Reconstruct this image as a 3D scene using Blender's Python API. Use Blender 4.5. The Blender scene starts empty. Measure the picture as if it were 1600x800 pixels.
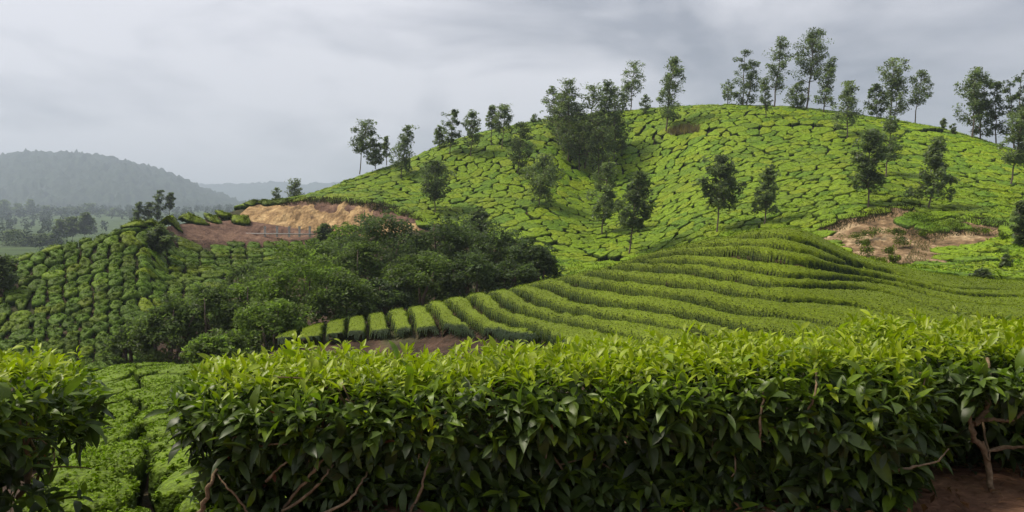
import bpy, math, random
import numpy as np
from mathutils import Vector

S = bpy.context.scene
COL = S.collection
rng = np.random.default_rng(7)
random.seed(7)
F = 1232.0                      # focal length in photo pixels (1600 wide)
R = math.radians

# ------------------------------------------------------------------ camera
cd = bpy.data.cameras.new('camera'); cam = bpy.data.objects.new('camera', cd); COL.objects.link(cam)
cd.sensor_width = 36.0; cd.lens = 36.0 * F / 1600.0
cd.clip_start = 0.05; cd.clip_end = 30000
cam.location = (0, 0, 0); cam.rotation_euler = (R(90), 0, 0)
S.camera = cam

# ------------------------------------------------------------------ light
SUN_EL, SUN_AZ = R(56), R(-88)          # azimuth measured from the view axis, negative = left
EXPOSURE = 1.74
S.view_settings.view_transform = 'Standard'; S.view_settings.look = 'None'
S.view_settings.exposure = EXPOSURE; S.view_settings.gamma = 1.0
S.view_settings.use_curve_mapping = False
S.cycles.use_denoising = True
S.cycles.max_bounces = 8; S.cycles.diffuse_bounces = 4; S.cycles.transmission_bounces = 4
S.cycles.volume_bounces = 1
sdir = Vector((math.sin(SUN_AZ) * math.cos(SUN_EL), math.cos(SUN_AZ) * math.cos(SUN_EL), math.sin(SUN_EL)))
sl = bpy.data.lights.new('sun', 'SUN'); sl.energy = 1.5; sl.angle = R(14); sl.color = (1.0, 0.92, 0.76)
so = bpy.data.objects.new('sun', sl); COL.objects.link(so)
so.rotation_euler = sdir.to_track_quat('Z', 'Y').to_euler(); so.location = (-90, 0, 90)

W = bpy.data.worlds.new('World'); S.world = W; W.use_nodes = True
nt = W.node_tree; nt.nodes.clear()
def wn(t, **k):
    n = nt.nodes.new(t)
    for a, b in k.items(): setattr(n, a, b)
    return n
def sock(n, name, v): n.inputs[name].default_value = v
out = wn('ShaderNodeOutputWorld'); bg = wn('ShaderNodeBackground'); bg.inputs['Strength'].default_value = 0.1
sky = wn('ShaderNodeTexSky', sky_type='NISHITA'); sky.sun_disc = False
sky.sun_elevation = SUN_EL; sky.sun_rotation = SUN_AZ; sky.air_density = 1.2; sky.dust_density = 4.0
tc = wn('ShaderNodeTexCoord')
mp = wn('ShaderNodeMapping'); mp.inputs['Scale'].default_value = (1.0, 1.0, 2.6)
nz = wn('ShaderNodeTexNoise'); sock(nz, 'Scale', 2.9); sock(nz, 'Detail', 7.0); sock(nz, 'Roughness', 0.55); sock(nz, 'Distortion', 0.4)
nz2 = wn('ShaderNodeTexNoise'); sock(nz2, 'Scale', 1.1); sock(nz2, 'Detail', 3.0)
dot = wn('ShaderNodeVectorMath', operation='DOT_PRODUCT'); dot.inputs[1].default_value = (-0.62, 0.62, 0.48)
r1 = wn('ShaderNodeMapRange'); sock(r1, 'From Min', 0.36); sock(r1, 'From Max', 0.64)
r2 = wn('ShaderNodeMapRange'); sock(r2, 'From Min', 0.5); sock(r2, 'From Max', 1.0)
ad = wn('ShaderNodeMath', operation='MULTIPLY_ADD'); ad.inputs[1].default_value = 1.0
ad2 = wn('ShaderNodeMath', operation='MULTIPLY_ADD'); ad2.inputs[1].default_value = 0.72
cr = wn('ShaderNodeValToRGB')
e = cr.color_ramp.elements
e[0].position = 0.05; e[0].color = (0.88, 0.90, 1.06, 1)
e[1].position = 1.0; e[1].color = (2.75, 2.68, 2.80, 1)
mx = wn('ShaderNodeMix', data_type='RGBA'); mx.inputs['Factor'].default_value = 0.94
L = nt.links.new
L(tc.outputs['Generated'], mp.inputs['Vector']); L(mp.outputs['Vector'], nz.inputs['Vector']); L(tc.outputs['Generated'], nz2.inputs['Vector'])
L(tc.outputs['Generated'], dot.inputs[0]); L(nz.outputs['Fac'], r1.inputs['Value']); L(dot.outputs['Value'], r2.inputs['Value'])
L(r2.outputs['Result'], ad2.inputs[0]); L(nz2.outputs['Fac'], ad2.inputs[2])
sb = wn('ShaderNodeMath', operation='SUBTRACT'); sb.inputs[1].default_value = 0.66
L(ad2.outputs['Value'], sb.inputs[0])
L(r1.outputs['Result'], ad.inputs[0]); L(sb.outputs['Value'], ad.inputs[2])
L(ad.outputs['Value'], cr.inputs['Fac'])
L(sky.outputs['Color'], mx.inputs['A']); L(cr.outputs['Color'], mx.inputs['B'])
L(mx.outputs['Result'], bg.inputs['Color']); L(bg.outputs['Background'], out.inputs['Surface'])
W.cycles.sampling_method = 'MANUAL'; W.cycles.sample_map_resolution = 512

# ------------------------------------------------------------------ noise and mesh helpers
def _hash(ix, iy, seed):
    h = (ix.astype(np.int64) * 374761393 + iy.astype(np.int64) * 668265263 + seed * 1442695041) & 0xffffffff
    h = ((h ^ (h >> 13)) * 1274126177) & 0xffffffff
    return ((h ^ (h >> 16)) & 0xffff) / 65535.0
def vnoise(x, y, seed=0):
    x = np.asarray(x, float); y = np.asarray(y, float)
    ix = np.floor(x); iy = np.floor(y); fx = x - ix; fy = y - iy
    ix = ix.astype(np.int64); iy = iy.astype(np.int64)
    fx = fx * fx * (3 - 2 * fx); fy = fy * fy * (3 - 2 * fy)
    a = _hash(ix, iy, seed); b = _hash(ix + 1, iy, seed); c = _hash(ix, iy + 1, seed); d = _hash(ix + 1, iy + 1, seed)
    return (a * (1 - fx) + b * fx) * (1 - fy) + (c * (1 - fx) + d * fx) * fy
def fbm(x, y, seed=0, octv=4, gain=0.5):
    s = 0; a = 1; t = 0
    for i in range(octv):
        s = s + a * vnoise(np.asarray(x) * 2 ** i, np.asarray(y) * 2 ** i, seed + i * 17); t += a; a *= gain
    return s / t - 0.5

def mesh_np(name, V, faces, mat=None, attrs=None, smooth=True):
    """faces: list of (n,k) int arrays; attrs: {name: (nv,3) colour or (nv,) float}"""
    me = bpy.data.meshes.new(name)
    V = np.asarray(V, np.float32); me.vertices.add(len(V)); me.vertices.foreach_set('co', V.ravel())
    faces = [np.asarray(f, np.int32) for f in faces if len(f)]
    nl = sum(f.size for f in faces); npoly = sum(len(f) for f in faces)
    me.loops.add(nl); me.polygons.add(npoly)
    me.loops.foreach_set('vertex_index', np.concatenate([f.ravel() for f in faces]))
    st = []; o = 0
    for f in faces:
        st.append(o + np.arange(len(f)) * f.shape[1]); o += f.size
    me.polygons.foreach_set('loop_start', np.concatenate(st).astype(np.int32))
    me.polygons.foreach_set('use_smooth', np.full(npoly, smooth))
    me.update(calc_edges=True); me.validate()
    for k, a in (attrs or {}).items():
        a = np.asarray(a, np.float32)
        if a.ndim == 1:
            at = me.attributes.new(k, 'FLOAT', 'POINT'); at.data.foreach_set('value', a)
        else:
            at = me.color_attributes.new(k, 'FLOAT_COLOR', 'POINT')
            at.data.foreach_set('color', np.concatenate([a, np.ones((len(a), 1), np.float32)], 1).ravel())
    if mat: me.materials.append(mat)
    return me
def link(name, me, parent=None, loc=None):
    o = bpy.data.objects.new(name, me); COL.objects.link(o)
    if loc is not None: o.location = loc
    if parent: o.parent = parent
    return o
def tag(o, label=None, cat=None, group=None, kind=None):
    if label: o['label'] = label
    if cat: o['category'] = cat
    if group: o['group'] = group
    if kind: o['kind'] = kind
    return o
def empty(name, loc, label, cat, group=None):
    o = bpy.data.objects.new(name, None); COL.objects.link(o); o.location = loc; o.empty_display_size = 0.2
    return tag(o, label, cat, group)
def grid_faces(nu, nv, off=0):
    i = np.arange(nu - 1)[:, None]; j = np.arange(nv - 1)[None, :]
    a = (i * nv + j).ravel() + off
    return np.stack([a, a + nv, a + nv + 1, a + 1], 1)
def tube(pts, rad, n=7):
    pts = np.asarray(pts, float); rad = np.asarray(rad, float)
    t = np.gradient(pts, axis=0); t /= np.linalg.norm(t, axis=1, keepdims=True) + 1e-9
    ref = np.array([0.31, 0.95, 0.1]); u = np.cross(t, ref); u /= np.linalg.norm(u, axis=1, keepdims=True) + 1e-9
    v = np.cross(t, u); a = np.arange(n) * 2 * math.pi / n
    V = pts[:, None] + rad[:, None, None] * (u[:, None] * np.cos(a)[None, :, None] + v[:, None] * np.sin(a)[None, :, None])
    m = len(pts); i = np.arange(m - 1)[:, None] * n; j = np.arange(n)[None]; k = (j + 1) % n
    Fq = np.stack([i + j, i + k, i + n + k, i + n + j], -1).reshape(-1, 4)
    V = np.concatenate([V.reshape(-1, 3), pts[-1:]]); c = len(V) - 1; b = (m - 1) * n
    Ft = np.stack([b + j[0], b + k[0], np.full(n, c)], 1)
    return V, Fq, Ft
class Acc:
    def __init__(s): s.V = []; s.Q = []; s.T = []; s.A = []; s.n = 0
    def add(s, V, Q=None, T=None, A=None):
        s.V.append(V)
        if Q is not None and len(Q): s.Q.append(np.asarray(Q) + s.n)
        if T is not None and len(T): s.T.append(np.asarray(T) + s.n)
        if A is not None: s.A.append(A)
        s.n += len(V)
    def mesh(s, name, mat, attr=None, smooth=True):
        fs = []
        if s.Q: fs.append(np.concatenate(s.Q))
        if s.T: fs.append(np.concatenate(s.T))
        return mesh_np(name, np.concatenate(s.V), fs, mat, {attr: np.concatenate(s.A)} if attr else None, smooth)
def norm(a): return a / (np.linalg.norm(a, axis=-1, keepdims=True) + 1e-9)

# ------------------------------------------------------------------ materials
def newmat(name):
    m = bpy.data.materials.new(name); m.use_nodes = True; m.node_tree.nodes.clear()
    return m, m.node_tree
def N(t, ty, **k):
    n = t.nodes.new(ty)
    for a, b in k.items(): setattr(n, a, b)
    return n
def leaf_mat(name, rough=0.4, spec=0.5, trans=0.3, vary=0.25, detail=60.0, bump=0.0, tgain=(1.3, 1.5, 0.6)):
    m, t = newmat(name)
    o = N(t, 'ShaderNodeOutputMaterial'); p = N(t, 'ShaderNodeBsdfPrincipled'); tr = N(t, 'ShaderNodeBsdfTranslucent'); ms = N(t, 'ShaderNodeMixShader')
    a = N(t, 'ShaderNodeVertexColor'); a.layer_name = 'tint'
    g = N(t, 'ShaderNodeNewGeometry'); nz = N(t, 'ShaderNodeTexNoise'); nz.inputs['Scale'].default_value = detail; nz.inputs['Detail'].default_value = 3
    mr = N(t, 'ShaderNodeMapRange'); mr.inputs['From Min'].default_value = 0.3; mr.inputs['From Max'].default_value = 0.7
    mr.inputs['To Min'].default_value = 1 - vary; mr.inputs['To Max'].default_value = 1 + vary
    mu = N(t, 'ShaderNodeVectorMath', operation='SCALE'); tg = N(t, 'ShaderNodeVectorMath', operation='MULTIPLY'); tg.inputs[1].default_value = tgain
    l = t.links.new
    l(g.outputs['Position'], nz.inputs['Vector']); l(nz.outputs['Fac'], mr.inputs['Value']); l(mr.outputs['Result'], mu.inputs['Scale'])
    l(a.outputs['Color'], mu.inputs[0]); l(mu.outputs['Vector'], p.inputs['Base Color']); l(mu.outputs['Vector'], tg.inputs[0]); l(tg.outputs['Vector'], tr.inputs['Color'])
    p.inputs['Roughness'].default_value = rough; p.inputs['Specular IOR Level'].default_value = spec
    ms.inputs['Fac'].default_value = trans
    if bump:
        b = N(t, 'ShaderNodeBump'); b.inputs['Strength'].default_value = 0.9; b.inputs['Distance'].default_value = bump
        n3 = N(t, 'ShaderNodeTexNoise'); n3.inputs['Scale'].default_value = detail; n3.inputs['Detail'].default_value = 2
        l(g.outputs['Position'], n3.inputs['Vector']); l(n3.outputs['Fac'], b.inputs['Height']); l(b.outputs['Normal'], p.inputs['Normal'])
    l(p.outputs['BSDF'], ms.inputs[1]); l(tr.outputs['BSDF'], ms.inputs[2]); l(ms.outputs['Shader'], o.inputs['Surface'])
    return m
def earth_mat(name, c1, c2, c3, sc=1.2, fine=14.0, bump=0.15, attr=None, stretch=(1, 1, 1)):
    m, t = newmat(name); l = t.links.new
    o = N(t, 'ShaderNodeOutputMaterial'); p = N(t, 'ShaderNodeBsdfPrincipled'); p.inputs['Roughness'].default_value = 0.95; p.inputs['Specular IOR Level'].default_value = 0.15
    g = N(t, 'ShaderNodeNewGeometry'); mp = N(t, 'ShaderNodeMapping'); mp.inputs['Scale'].default_value = stretch
    l(g.outputs['Position'], mp.inputs['Vector'])
    n1 = N(t, 'ShaderNodeTexNoise'); n1.inputs['Scale'].default_value = sc; n1.inputs['Detail'].default_value = 6; n1.inputs['Roughness'].default_value = 0.65
    n2 = N(t, 'ShaderNodeTexNoise'); n2.inputs['Scale'].default_value = fine; n2.inputs['Detail'].default_value = 5
    r = N(t, 'ShaderNodeValToRGB'); e = r.color_ramp.elements
    e[0].position = 0.3; e[0].color = (*c1, 1); e[1].position = 0.7; e[1].color = (*c3, 1); k = e.new(0.5); k.color = (*c2, 1)
    x = N(t, 'ShaderNodeMix', data_type='RGBA', blend_type='OVERLAY'); x.inputs['Factor'].default_value = 0.6
    l(mp.outputs['Vector'], n1.inputs['Vector']); l(mp.outputs['Vector'], n2.inputs['Vector']); l(n1.outputs['Fac'], r.inputs['Fac'])
    l(r.outputs['Color'], x.inputs['A']); l(n2.outputs['Fac'], x.inputs['B'])
    src = x.outputs['Result']
    if attr:
        a = N(t, 'ShaderNodeVertexColor'); a.layer_name = attr
        gr = N(t, 'ShaderNodeTexNoise'); gr.inputs['Scale'].default_value = 0.05; gr.inputs['Detail'].default_value = 8
        rg = N(t, 'ShaderNodeValToRGB'); q = rg.color_ramp.elements
        q[0].position = 0.35; q[0].color = (0.035, 0.06, 0.02, 1); q[1].position = 0.65; q[1].color = (0.075, 0.115, 0.035, 1)
        y = N(t, 'ShaderNodeMix', data_type='RGBA')
        l(g.outputs['Position'], gr.inputs['Vector']); l(gr.outputs['Fac'], rg.inputs['Fac'])
        l(a.outputs['Color'], y.inputs['Factor']); l(src, y.inputs['A']); l(rg.outputs['Color'], y.inputs['B']); src = y.outputs['Result']
    l(src, p.inputs['Base Color'])
    b = N(t, 'ShaderNodeBump'); b.inputs['Strength'].default_value = 0.8; b.inputs['Distance'].default_value = bump
    l(n2.outputs['Fac'], b.inputs['Height']); l(b.outputs['Normal'], p.inputs['Normal'])
    l(p.outputs['BSDF'], o.inputs['Surface'])
    return m

M_TEA = leaf_mat('tea_leaf', 0.42, 0.36, 0.33, 0.18, 35.0)
M_BUSH = leaf_mat('tea_bush_foliage', 0.6, 0.15, 0.12, 0.42, 3.0, 0.2)
M_ROW = leaf_mat('tea_row_foliage', 0.55, 0.16, 0.22, 0.45, 18.0, 0.05)
M_TREE = leaf_mat('tree_foliage', 0.5, 0.3, 0.5, 0.3, 1.5)
M_FAR = leaf_mat('far_forest', 0.8, 0.1, 0.1, 0.4, 0.06)
M_BARK = earth_mat('bark', (0.07, 0.055, 0.04), (0.13, 0.1, 0.075), (0.2, 0.17, 0.13), 6, 40, 0.02)
M_TWIG = earth_mat('tea_wood', (0.09, 0.06, 0.035), (0.18, 0.125, 0.075), (0.27, 0.21, 0.13), 9, 60, 0.01)
M_SOIL = earth_mat('soil', (0.022, 0.016, 0.011), (0.05, 0.032, 0.022), (0.1, 0.06, 0.042), 0.7, 6, 0.12, attr='tint')
M_NEAR = earth_mat('verge_soil', (0.09, 0.05, 0.03), (0.17, 0.09, 0.055), (0.26, 0.15, 0.09), 3.0, 25, 0.03)
M_OCHRE = earth_mat('ochre_cut', (0.10, 0.065, 0.04), (0.33, 0.215, 0.105), (0.55, 0.39, 0.20), 0.5, 2.2, 0.4, stretch=(1.3, 1.3, 0.3))
M_SCAR = earth_mat('scar_earth', (0.05, 0.036, 0.022), (0.22, 0.145, 0.078), (0.54, 0.41, 0.25), 0.5, 2.6, 0.4, stretch=(1, 1, 0.5))
M_BROWN = earth_mat('brown_bank', (0.075, 0.045, 0.035), (0.15, 0.09, 0.065), (0.24, 0.15, 0.1), 0.6, 4.0, 0.2)
M_CONC = earth_mat('concrete', (0.32, 0.3, 0.28), (0.42, 0.4, 0.37), (0.5, 0.48, 0.45), 4, 30, 0.01)

# ------------------------------------------------------------------ terrain: canopy surface given column by column as (distance, height on the sightline)
C = {
-700:[(4.6,860),(5.5,790),(8,720),(12,680),(18,650),(25,630),(32,625),(45,605),(55,570),(58,540),(62,510),(65,485),(68,465),(72,445),(90,470)],
0:[(4.6,860),(5.5,790),(8,720),(12,680),(18,645),(25,618),(33,612),(45,602),(55,568),(58,537),(61,505),(64,472),(67,440),(71,405),(88,432)],
100:[(4.6,860),(5.5,790),(8,712),(12,660),(18,620),(25,590),(33,596),(45,598),(55,568),(58,535),(62,495),(66,455),(70,417),(74,381),(90,415)],
220:[(4.6,860),(5.5,790),(8,700),(12,640),(18,597),(25,562),(34,580),(45,590),(55,572),(61,510),(67,450),(71,414),(75,382),(79,352),(95,385)],
300:[(4.6,850),(5.5,765),(8,690),(12,635),(18,592),(25,562),(36,575),(46,585),(55,572),(66,470),(88,374),(92,355),(94,346),(96,338),(112,375)],
390:[(4.6,830),(5.8,720),(9,640),(14,618),(24,575),(36,545),(44,560),(50,566),(56,560),(70,450),(95,373),(102,340),(105,327),(108,317),(124,350)],
470:[(4.6,760),(6,660),(10,605),(20,595),(36,545),(45,511),(49,530),(53,536),(58,540),(74,430),(99,366),(106,314),(108,310),(111,306),(128,352)],
560:[(4.6,680),(6,600),(10,590),(24,573),(39,528),(44,492),(48,512),(54,505),(62,470),(74,430),(98,363),(104,317),(115,294),(126,276),(144,322)],
640:[(4.6,620),(6,600),(10,585),(24,570),(37,527),(42.5,478),(47,500),(56,490),(66,460),(80,410),(96,360),(101,335),(116,290),(131,248),(150,300)],
700:[(4.6,600),(6,600),(10,585),(23,565),(35,525),(41,465),(46,490),(56,480),(68,450),(82,400),(94,365),(98,350),(116,285),(135,222),(155,280)],
850:[(4.6,494),(6,590),(10,575),(21,560),(29,503),(38,436),(44,465),(54,460),(66,440),(78,408),(85,392),(88,378),(114,280),(140,187),(160,245)],
930:[(4.6,494),(6,585),(10,570),(21.5,545),(28,480),(36,419),(43,450),(54,445),(66,425),(78,412),(83,403),(86,393),(119,283),(148,177),(168,235)],
1000:[(4.6,494),(6,580),(10,562),(21.5,535),(27.5,465),(34.5,398),(42,430),(53,438),(64,430),(76,412),(80,404),(84,390),(117,280),(146,171),(166,230)],
1120:[(4.6,494),(6,570),(11,550),(21.5,522),(26.5,448),(32.5,371),(41,405),(50,415),(60,410),(72,390),(78,372),(86,340),(111,250),(140,164),(160,225)],
1230:[(4.6,494),(6,560),(11,540),(21,515),(26,440),(31.5,357),(38,395),(48,402),(58,392),(68,378),(74,360),(82,330),(107,240),(135,167),(155,225)],
1350:[(4.6,494),(6,560),(11,540),(21,515),(26,455),(32,403),(38,413),(44,420),(50,415),(56,405),(62,385),(72,337),(97,250),(128,181),(148,240)],
1480:[(4.6,494),(6,560),(11,545),(21,518),(26.5,466),(33.5,430),(39,428),(44,424),(48,418),(54,407),(60,390),(68,348),(91,270),(120,203),(140,262)],
1600:[(4.6,494),(6,560),(11,545),(21,520),(27,470),(35,441),(40,432),(43,425),(46,418),(52,410),(58,385),(66,350),(85,293),(110,238),(130,300)],
2300:[(4.6,494),(6,560),(11,545),(18.5,520),(26,480),(36,460),(40,450),(43,440),(46,430),(52,425),(58,410),(66,395),(80,380),(100,370),(125,395)],
}
TAIL = [(260, 400), (900, 356), (1700, 331), (20000, 399)]
cpx = np.array(sorted(C), float)
KD = np.array([[a for a, b in C[int(p)]] + [a for a, b in TAIL] for p in cpx], float)
KP = np.array([[b for a, b in C[int(p)]] + [b for a, b in TAIL] for p in cpx], float)
KL = np.log(KD)
def pchip(x, y, q):
    """monotone cubic; x (n,), y (n,m), q (k,)"""
    h = np.diff(x); y = y.reshape(len(x), -1); dl = np.diff(y, axis=0) / h[:, None]
    m = np.zeros_like(y); m[0] = dl[0]; m[-1] = dl[-1]
    a = dl[:-1]; b = dl[1:]; w1 = (2 * h[1:] + h[:-1])[:, None]; w2 = (h[1:] + 2 * h[:-1])[:, None]
    ok = a * b > 0
    with np.errstate(divide='ignore', invalid='ignore'):
        m[1:-1] = np.where(ok, (w1 + w2) / (w1 / np.where(ok, a, 1) + w2 / np.where(ok, b, 1)), 0)
    i = np.clip(np.searchsorted(x, q) - 1, 0, len(x) - 2); t = ((q - x[i]) / h[i])[:, None]; hh = h[i][:, None]
    return (2*t**3 - 3*t**2 + 1) * y[i] + (t**3 - 2*t**2 + t) * hh * m[i] + (-2*t**3 + 3*t**2) * y[i+1] + (t**3 - t**2) * hh * m[i+1]
PXG = np.arange(-700, 2301, 5.0)
LG = np.linspace(math.log(4.6), math.log(20000), 1200)
_l = pchip(cpx, KL, PXG); _p = pchip(cpx, KP, PXG)
TAB = np.stack([pchip(_l[i], _p[i], np.clip(LG, _l[i][0], _l[i][-1]))[:, 0] for i in range(len(PXG))])
def cpy(px, d):
    u = np.clip((np.asarray(px, float) + 700) / 5.0, 0, len(PXG) - 1.001); v = np.clip((np.log(np.maximum(d, 4.6)) - LG[0]) / (LG[1] - LG[0]), 0, len(LG) - 1.001)
    i = u.astype(int); j = v.astype(int); fu = u - i; fv = v - j
    return (TAB[i, j] * (1 - fu) + TAB[i+1, j] * fu) * (1 - fv) + (TAB[i, j+1] * (1 - fu) + TAB[i+1, j+1] * fu) * fv
def cz(x, y):
    y = np.maximum(np.asarray(y, float), 4.6)
    return (400 - cpy(800 + F * np.asarray(x) / y, y)) / F * y
HB = 0.65
def gz(x, y): return cz(x, y) - HB
def w3(px, py, d): return np.array([(px - 800) / F * d, d, (400 - py) / F * d])
def pxof(P): return 800 + F * P[..., 0] / P[..., 1], 400 - F * P[..., 2] / P[..., 1]
def hit(px, py, dmin, dmax):
    """distance where the canopy surface first climbs to the sightline (px, py)"""
    ds = np.exp(np.linspace(math.log(dmin), math.log(dmax), 500)); c = cpy(np.full(500, float(px)), ds)
    k = np.argmax(c <= py) if (c <= py).any() else int(np.argmin(c))
    if k == 0: return ds[0]
    if c[k] > py: return ds[k]
    t = (c[k-1] - py) / (c[k-1] - c[k] + 1e-9)
    return ds[k-1] + t * (ds[k] - ds[k-1])
def inpoly(px, py, poly):
    px = np.asarray(px); py = np.asarray(py); r = np.zeros(px.shape, bool); n = len(poly)
    for i in range(n):
        x1, y1 = poly[i]; x2, y2 = poly[(i + 1) % n]
        if y1 == y2: continue
        c = ((y1 > py) != (y2 > py)) & (px < (x2 - x1) * (py - y1) / (y2 - y1) + x1)
        r ^= c
    return r
def polydist(px, py, poly, closed=True):
    px = np.asarray(px, float); py = np.asarray(py, float); best = np.full(px.shape, 1e9); n = len(poly)
    for i in range(n if closed else n - 1):
        x1, y1 = poly[i]; x2, y2 = poly[(i + 1) % n]; dx = x2 - x1; dy = y2 - y1
        t = np.clip(((px - x1) * dx + (py - y1) * dy) / (dx * dx + dy * dy + 1e-12), 0, 1)
        best = np.minimum(best, np.hypot(px - x1 - t * dx, py - y1 - t * dy))
    return best

SCAR = [(1258,362),(1275,352),(1330,338),(1380,324),(1430,316),(1440,328),(1418,344),(1440,352),(1480,352),(1492,345),(1530,341),(1574,352),(1570,374),(1540,378),(1510,378),(1482,392),(1478,413),(1420,417),(1370,418),(1335,414),(1305,398),(1280,380)]
CUT = [(376,332),(392,319),(440,315),(480,310),(540,312),(600,318),(640,332),(662,347),(600,354),(545,364),(500,364),(480,357),(430,350),(378,344)]
BANK = [(262,352),(300,347),(376,342),(436,351),(510,363),(480,372),(430,376),(300,374),(268,364)]
STRIP = [(796,362),(840,369),(885,382),(960,400),(996,397),(990,410),(950,410),(880,390),(845,384),(803,376)]
PATHS = [[(985,213),(1040,206),(1062,198),(1090,198),(1150,195),(1250,195),(1330,199),(1300,201),(1150,201),(1100,207),(1060,212),(990,216)],
         [(1375,199),(1490,202),(1490,206),(1375,203)]]

# terrain mesh
tp = np.concatenate([np.arange(-700, -40, 20), np.arange(-40, 1660, 7), np.arange(1660, 2301, 20)]).astype(float)
td = np.concatenate([np.exp(np.linspace(math.log(4.6), math.log(180), 250)), np.exp(np.linspace(math.log(185), math.log(20000), 70))])
PX, D = np.meshgrid(tp, td, indexing='ij')
PYc = cpy(PX, D); X = (PX - 800) / F * D
Z = (400 - PYc) / F * D - HB + fbm(X * 0.9, D * 0.9, 3) * 0.22 + np.where(D > 200, fbm(X * 0.02, D * 0.02, 9) * 9 * np.clip((D - 200) / 300, 0, 1), 0)
veg = np.clip((D - 165) / 40, 0, 1) + np.clip(fbm(X * 0.35, D * 0.35, 21) * 2.2, 0, 0.35) * (D < 165)
veg = np.clip(veg, 0, 1)
me = mesh_np('ground', np.stack([X, D, Z], -1).reshape(-1, 3), [grid_faces(len(tp), len(td))], M_SOIL, {'tint': np.repeat(veg.reshape(-1, 1), 3, 1)})
tag(link('ground', me), 'brown soil of the hills under the tea bushes', kind='structure')
gx, gy = np.meshgrid(np.linspace(-16, 16, 220), np.concatenate([np.linspace(-30, 0, 10), np.linspace(0.3, 4.75, 50)]), indexing='ij')
gzv = -1.02 - np.maximum(gy - 3.05, 0) * 1.1 * np.clip((-0.22 - gx / np.maximum(gy, 0.5)) / 0.06, 0, 1) + fbm(gx * 2.2, gy * 2.2, 31) * 0.09 + fbm(gx * 9, gy * 9, 37) * 0.03
me = mesh_np('verge', np.stack([gx, gy, gzv], -1).reshape(-1, 3), [grid_faces(220, 60)], M_NEAR)
tag(link('verge', me), 'bare reddish soil along the foot of the hedge', kind='structure')

# ------------------------------------------------------------------ mountains
def mountain(crest, dn, dc, amp, seed, label, px0, px1, step):
    xs = np.arange(px0, px1, step).astype(float); c = np.interp(xs, [a for a, b in crest], [b for a, b in crest])
    c = np.convolve(np.pad(c, 6, mode='edge'), np.ones(13) / 13, 'valid')
    n = 90; v = np.linspace(0, 1.25, n)
    P, Vv = np.meshgrid(xs, v, indexing='ij'); Cc = np.repeat(c[:, None], n, 1)
    dd = dn + (dc - dn) * Vv
    s = np.clip(Vv, 0, 1); s = s * s * (3 - 2 * s) * 0.45 + s * 0.55
    zc = (400 - Cc) / F * dc; z = -10 + (zc + 10) * s * np.where(Vv > 1, 1 - (Vv - 1) ** 2 * 7, 1)
    X = (P - 800) / F * dd
    k = 1 / (amp * 9)
    z += fbm(X * k, dd * k, seed, 4, 0.6) * amp * 5.0 * np.clip(1.2 - s, 0.1, 1) + (fbm(X * k * 6, dd * k * 6, seed + 5, 4, 0.9)) * amp * 5.5
    tint = np.array([0.026, 0.038, 0.027])[None, None] * (0.55 + 1.5 * np.clip(fbm(X * k * 2, dd * k * 2, seed + 9, 5, 0.7)[..., None] + 0.5, 0, 1))
    me = mesh_np('mountain', np.stack([X, dd, z], -1).reshape(-1, 3), [grid_faces(len(xs), n)], M_FAR, {'tint': tint.reshape(-1, 3)})
    return tag(link('mountain', me), label, kind='structure')
crest1 = [(-700,320),(-300,268),(0,248),(28,237),(60,238),(100,240),(130,242),(170,247),(200,252),(230,260),(260,269),(290,283),(320,297),(345,304),(365,312),(400,326),(500,350),(700,385)]
mountain(crest1, 1600, 3000, 12.0, 51, 'hazy forested ridge behind the slope', -700, 701, 4)
mountain([(-100,330),(200,302),(310,292),(340,288),(400,287),(440,285),(480,288),(560,286),(700,300),(1000,330),(1400,300),(2000,330)], 3900, 6000, 22, 77, 'pale blue ridge farthest away', -100, 2000, 9)

# ------------------------------------------------------------------ scattered leaf quads
def leaf_quads(P, size, up=0.4, aspect=0.5, r=rng):
    """rhombic leaves at P (n,3) with lengths size (n,)"""
    n = len(P); d = norm(r.normal(size=(n, 3)) * [1, 1, 0.6]); nn = norm(r.normal(size=(n, 3)) + [0, 0, up * 2.5])
    x = norm(np.cross(d, nn)); s = size[:, None]; z = norm(np.cross(x, d))
    a = P - d * s * 0.5; b = P + x * s * aspect * 0.5 + z * s * 0.08; c = P + d * s * 0.5 - z * s * 0.06; e_ = P - x * s * aspect * 0.5 + z * s * 0.08
    V = np.stack([a, b, c, e_], 1).reshape(-1, 3); i = np.arange(n)[:, None] * 4
    return V, np.concatenate([i, i + 1, i + 2, i + 3], 1)

# ------------------------------------------------------------------ tea bush cells
def voronoi(pts, rad, inset):
    n = len(pts); cells = []
    for i in range(n):
        dv = pts - pts[i]; dd = np.hypot(dv[:, 0], dv[:, 1]); nb = np.where((dd < rad * 2) & (dd > 1e-6))[0]
        nb = nb[np.argsort(dd[nb])][:14]
        k = np.arange(10) * 2 * math.pi / 10; poly = [(pts[i, 0] + rad * 0.86 * math.cos(a), pts[i, 1] + rad * 0.86 * math.sin(a)) for a in k]
        for j in nb:
            nx, ny = dv[j] / dd[j]; key = (min(i, j) * 7919 + max(i, j) * 104729) % 1000 / 1000.0
            c = nx * pts[i, 0] + ny * pts[i, 1] + dd[j] / 2 - inset(key, abs(nx))
            o = []; m = len(poly)
            for q in range(m):
                a = poly[q]; b = poly[(q + 1) % m]; fa = nx * a[0] + ny * a[1] - c; fb = nx * b[0] + ny * b[1] - c
                if fa <= 0: o.append(a)
                if (fa < 0) != (fb < 0) and fa != fb:
                    t = fa / (fa - fb); o.append((a[0] + (b[0] - a[0]) * t, a[1] + (b[1] - a[1]) * t))
            poly = o
            if len(poly) < 3: break
        cells.append(poly if len(poly) >= 3 else None)
    return cells
MR = 16
RINGS = [(0.9, 0.0), (0.99, 0.45), (1.0, 0.86), (0.975, 0.96), (0.88, 1.0), (0.55, 1.0), (0.2, 1.0)]
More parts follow.
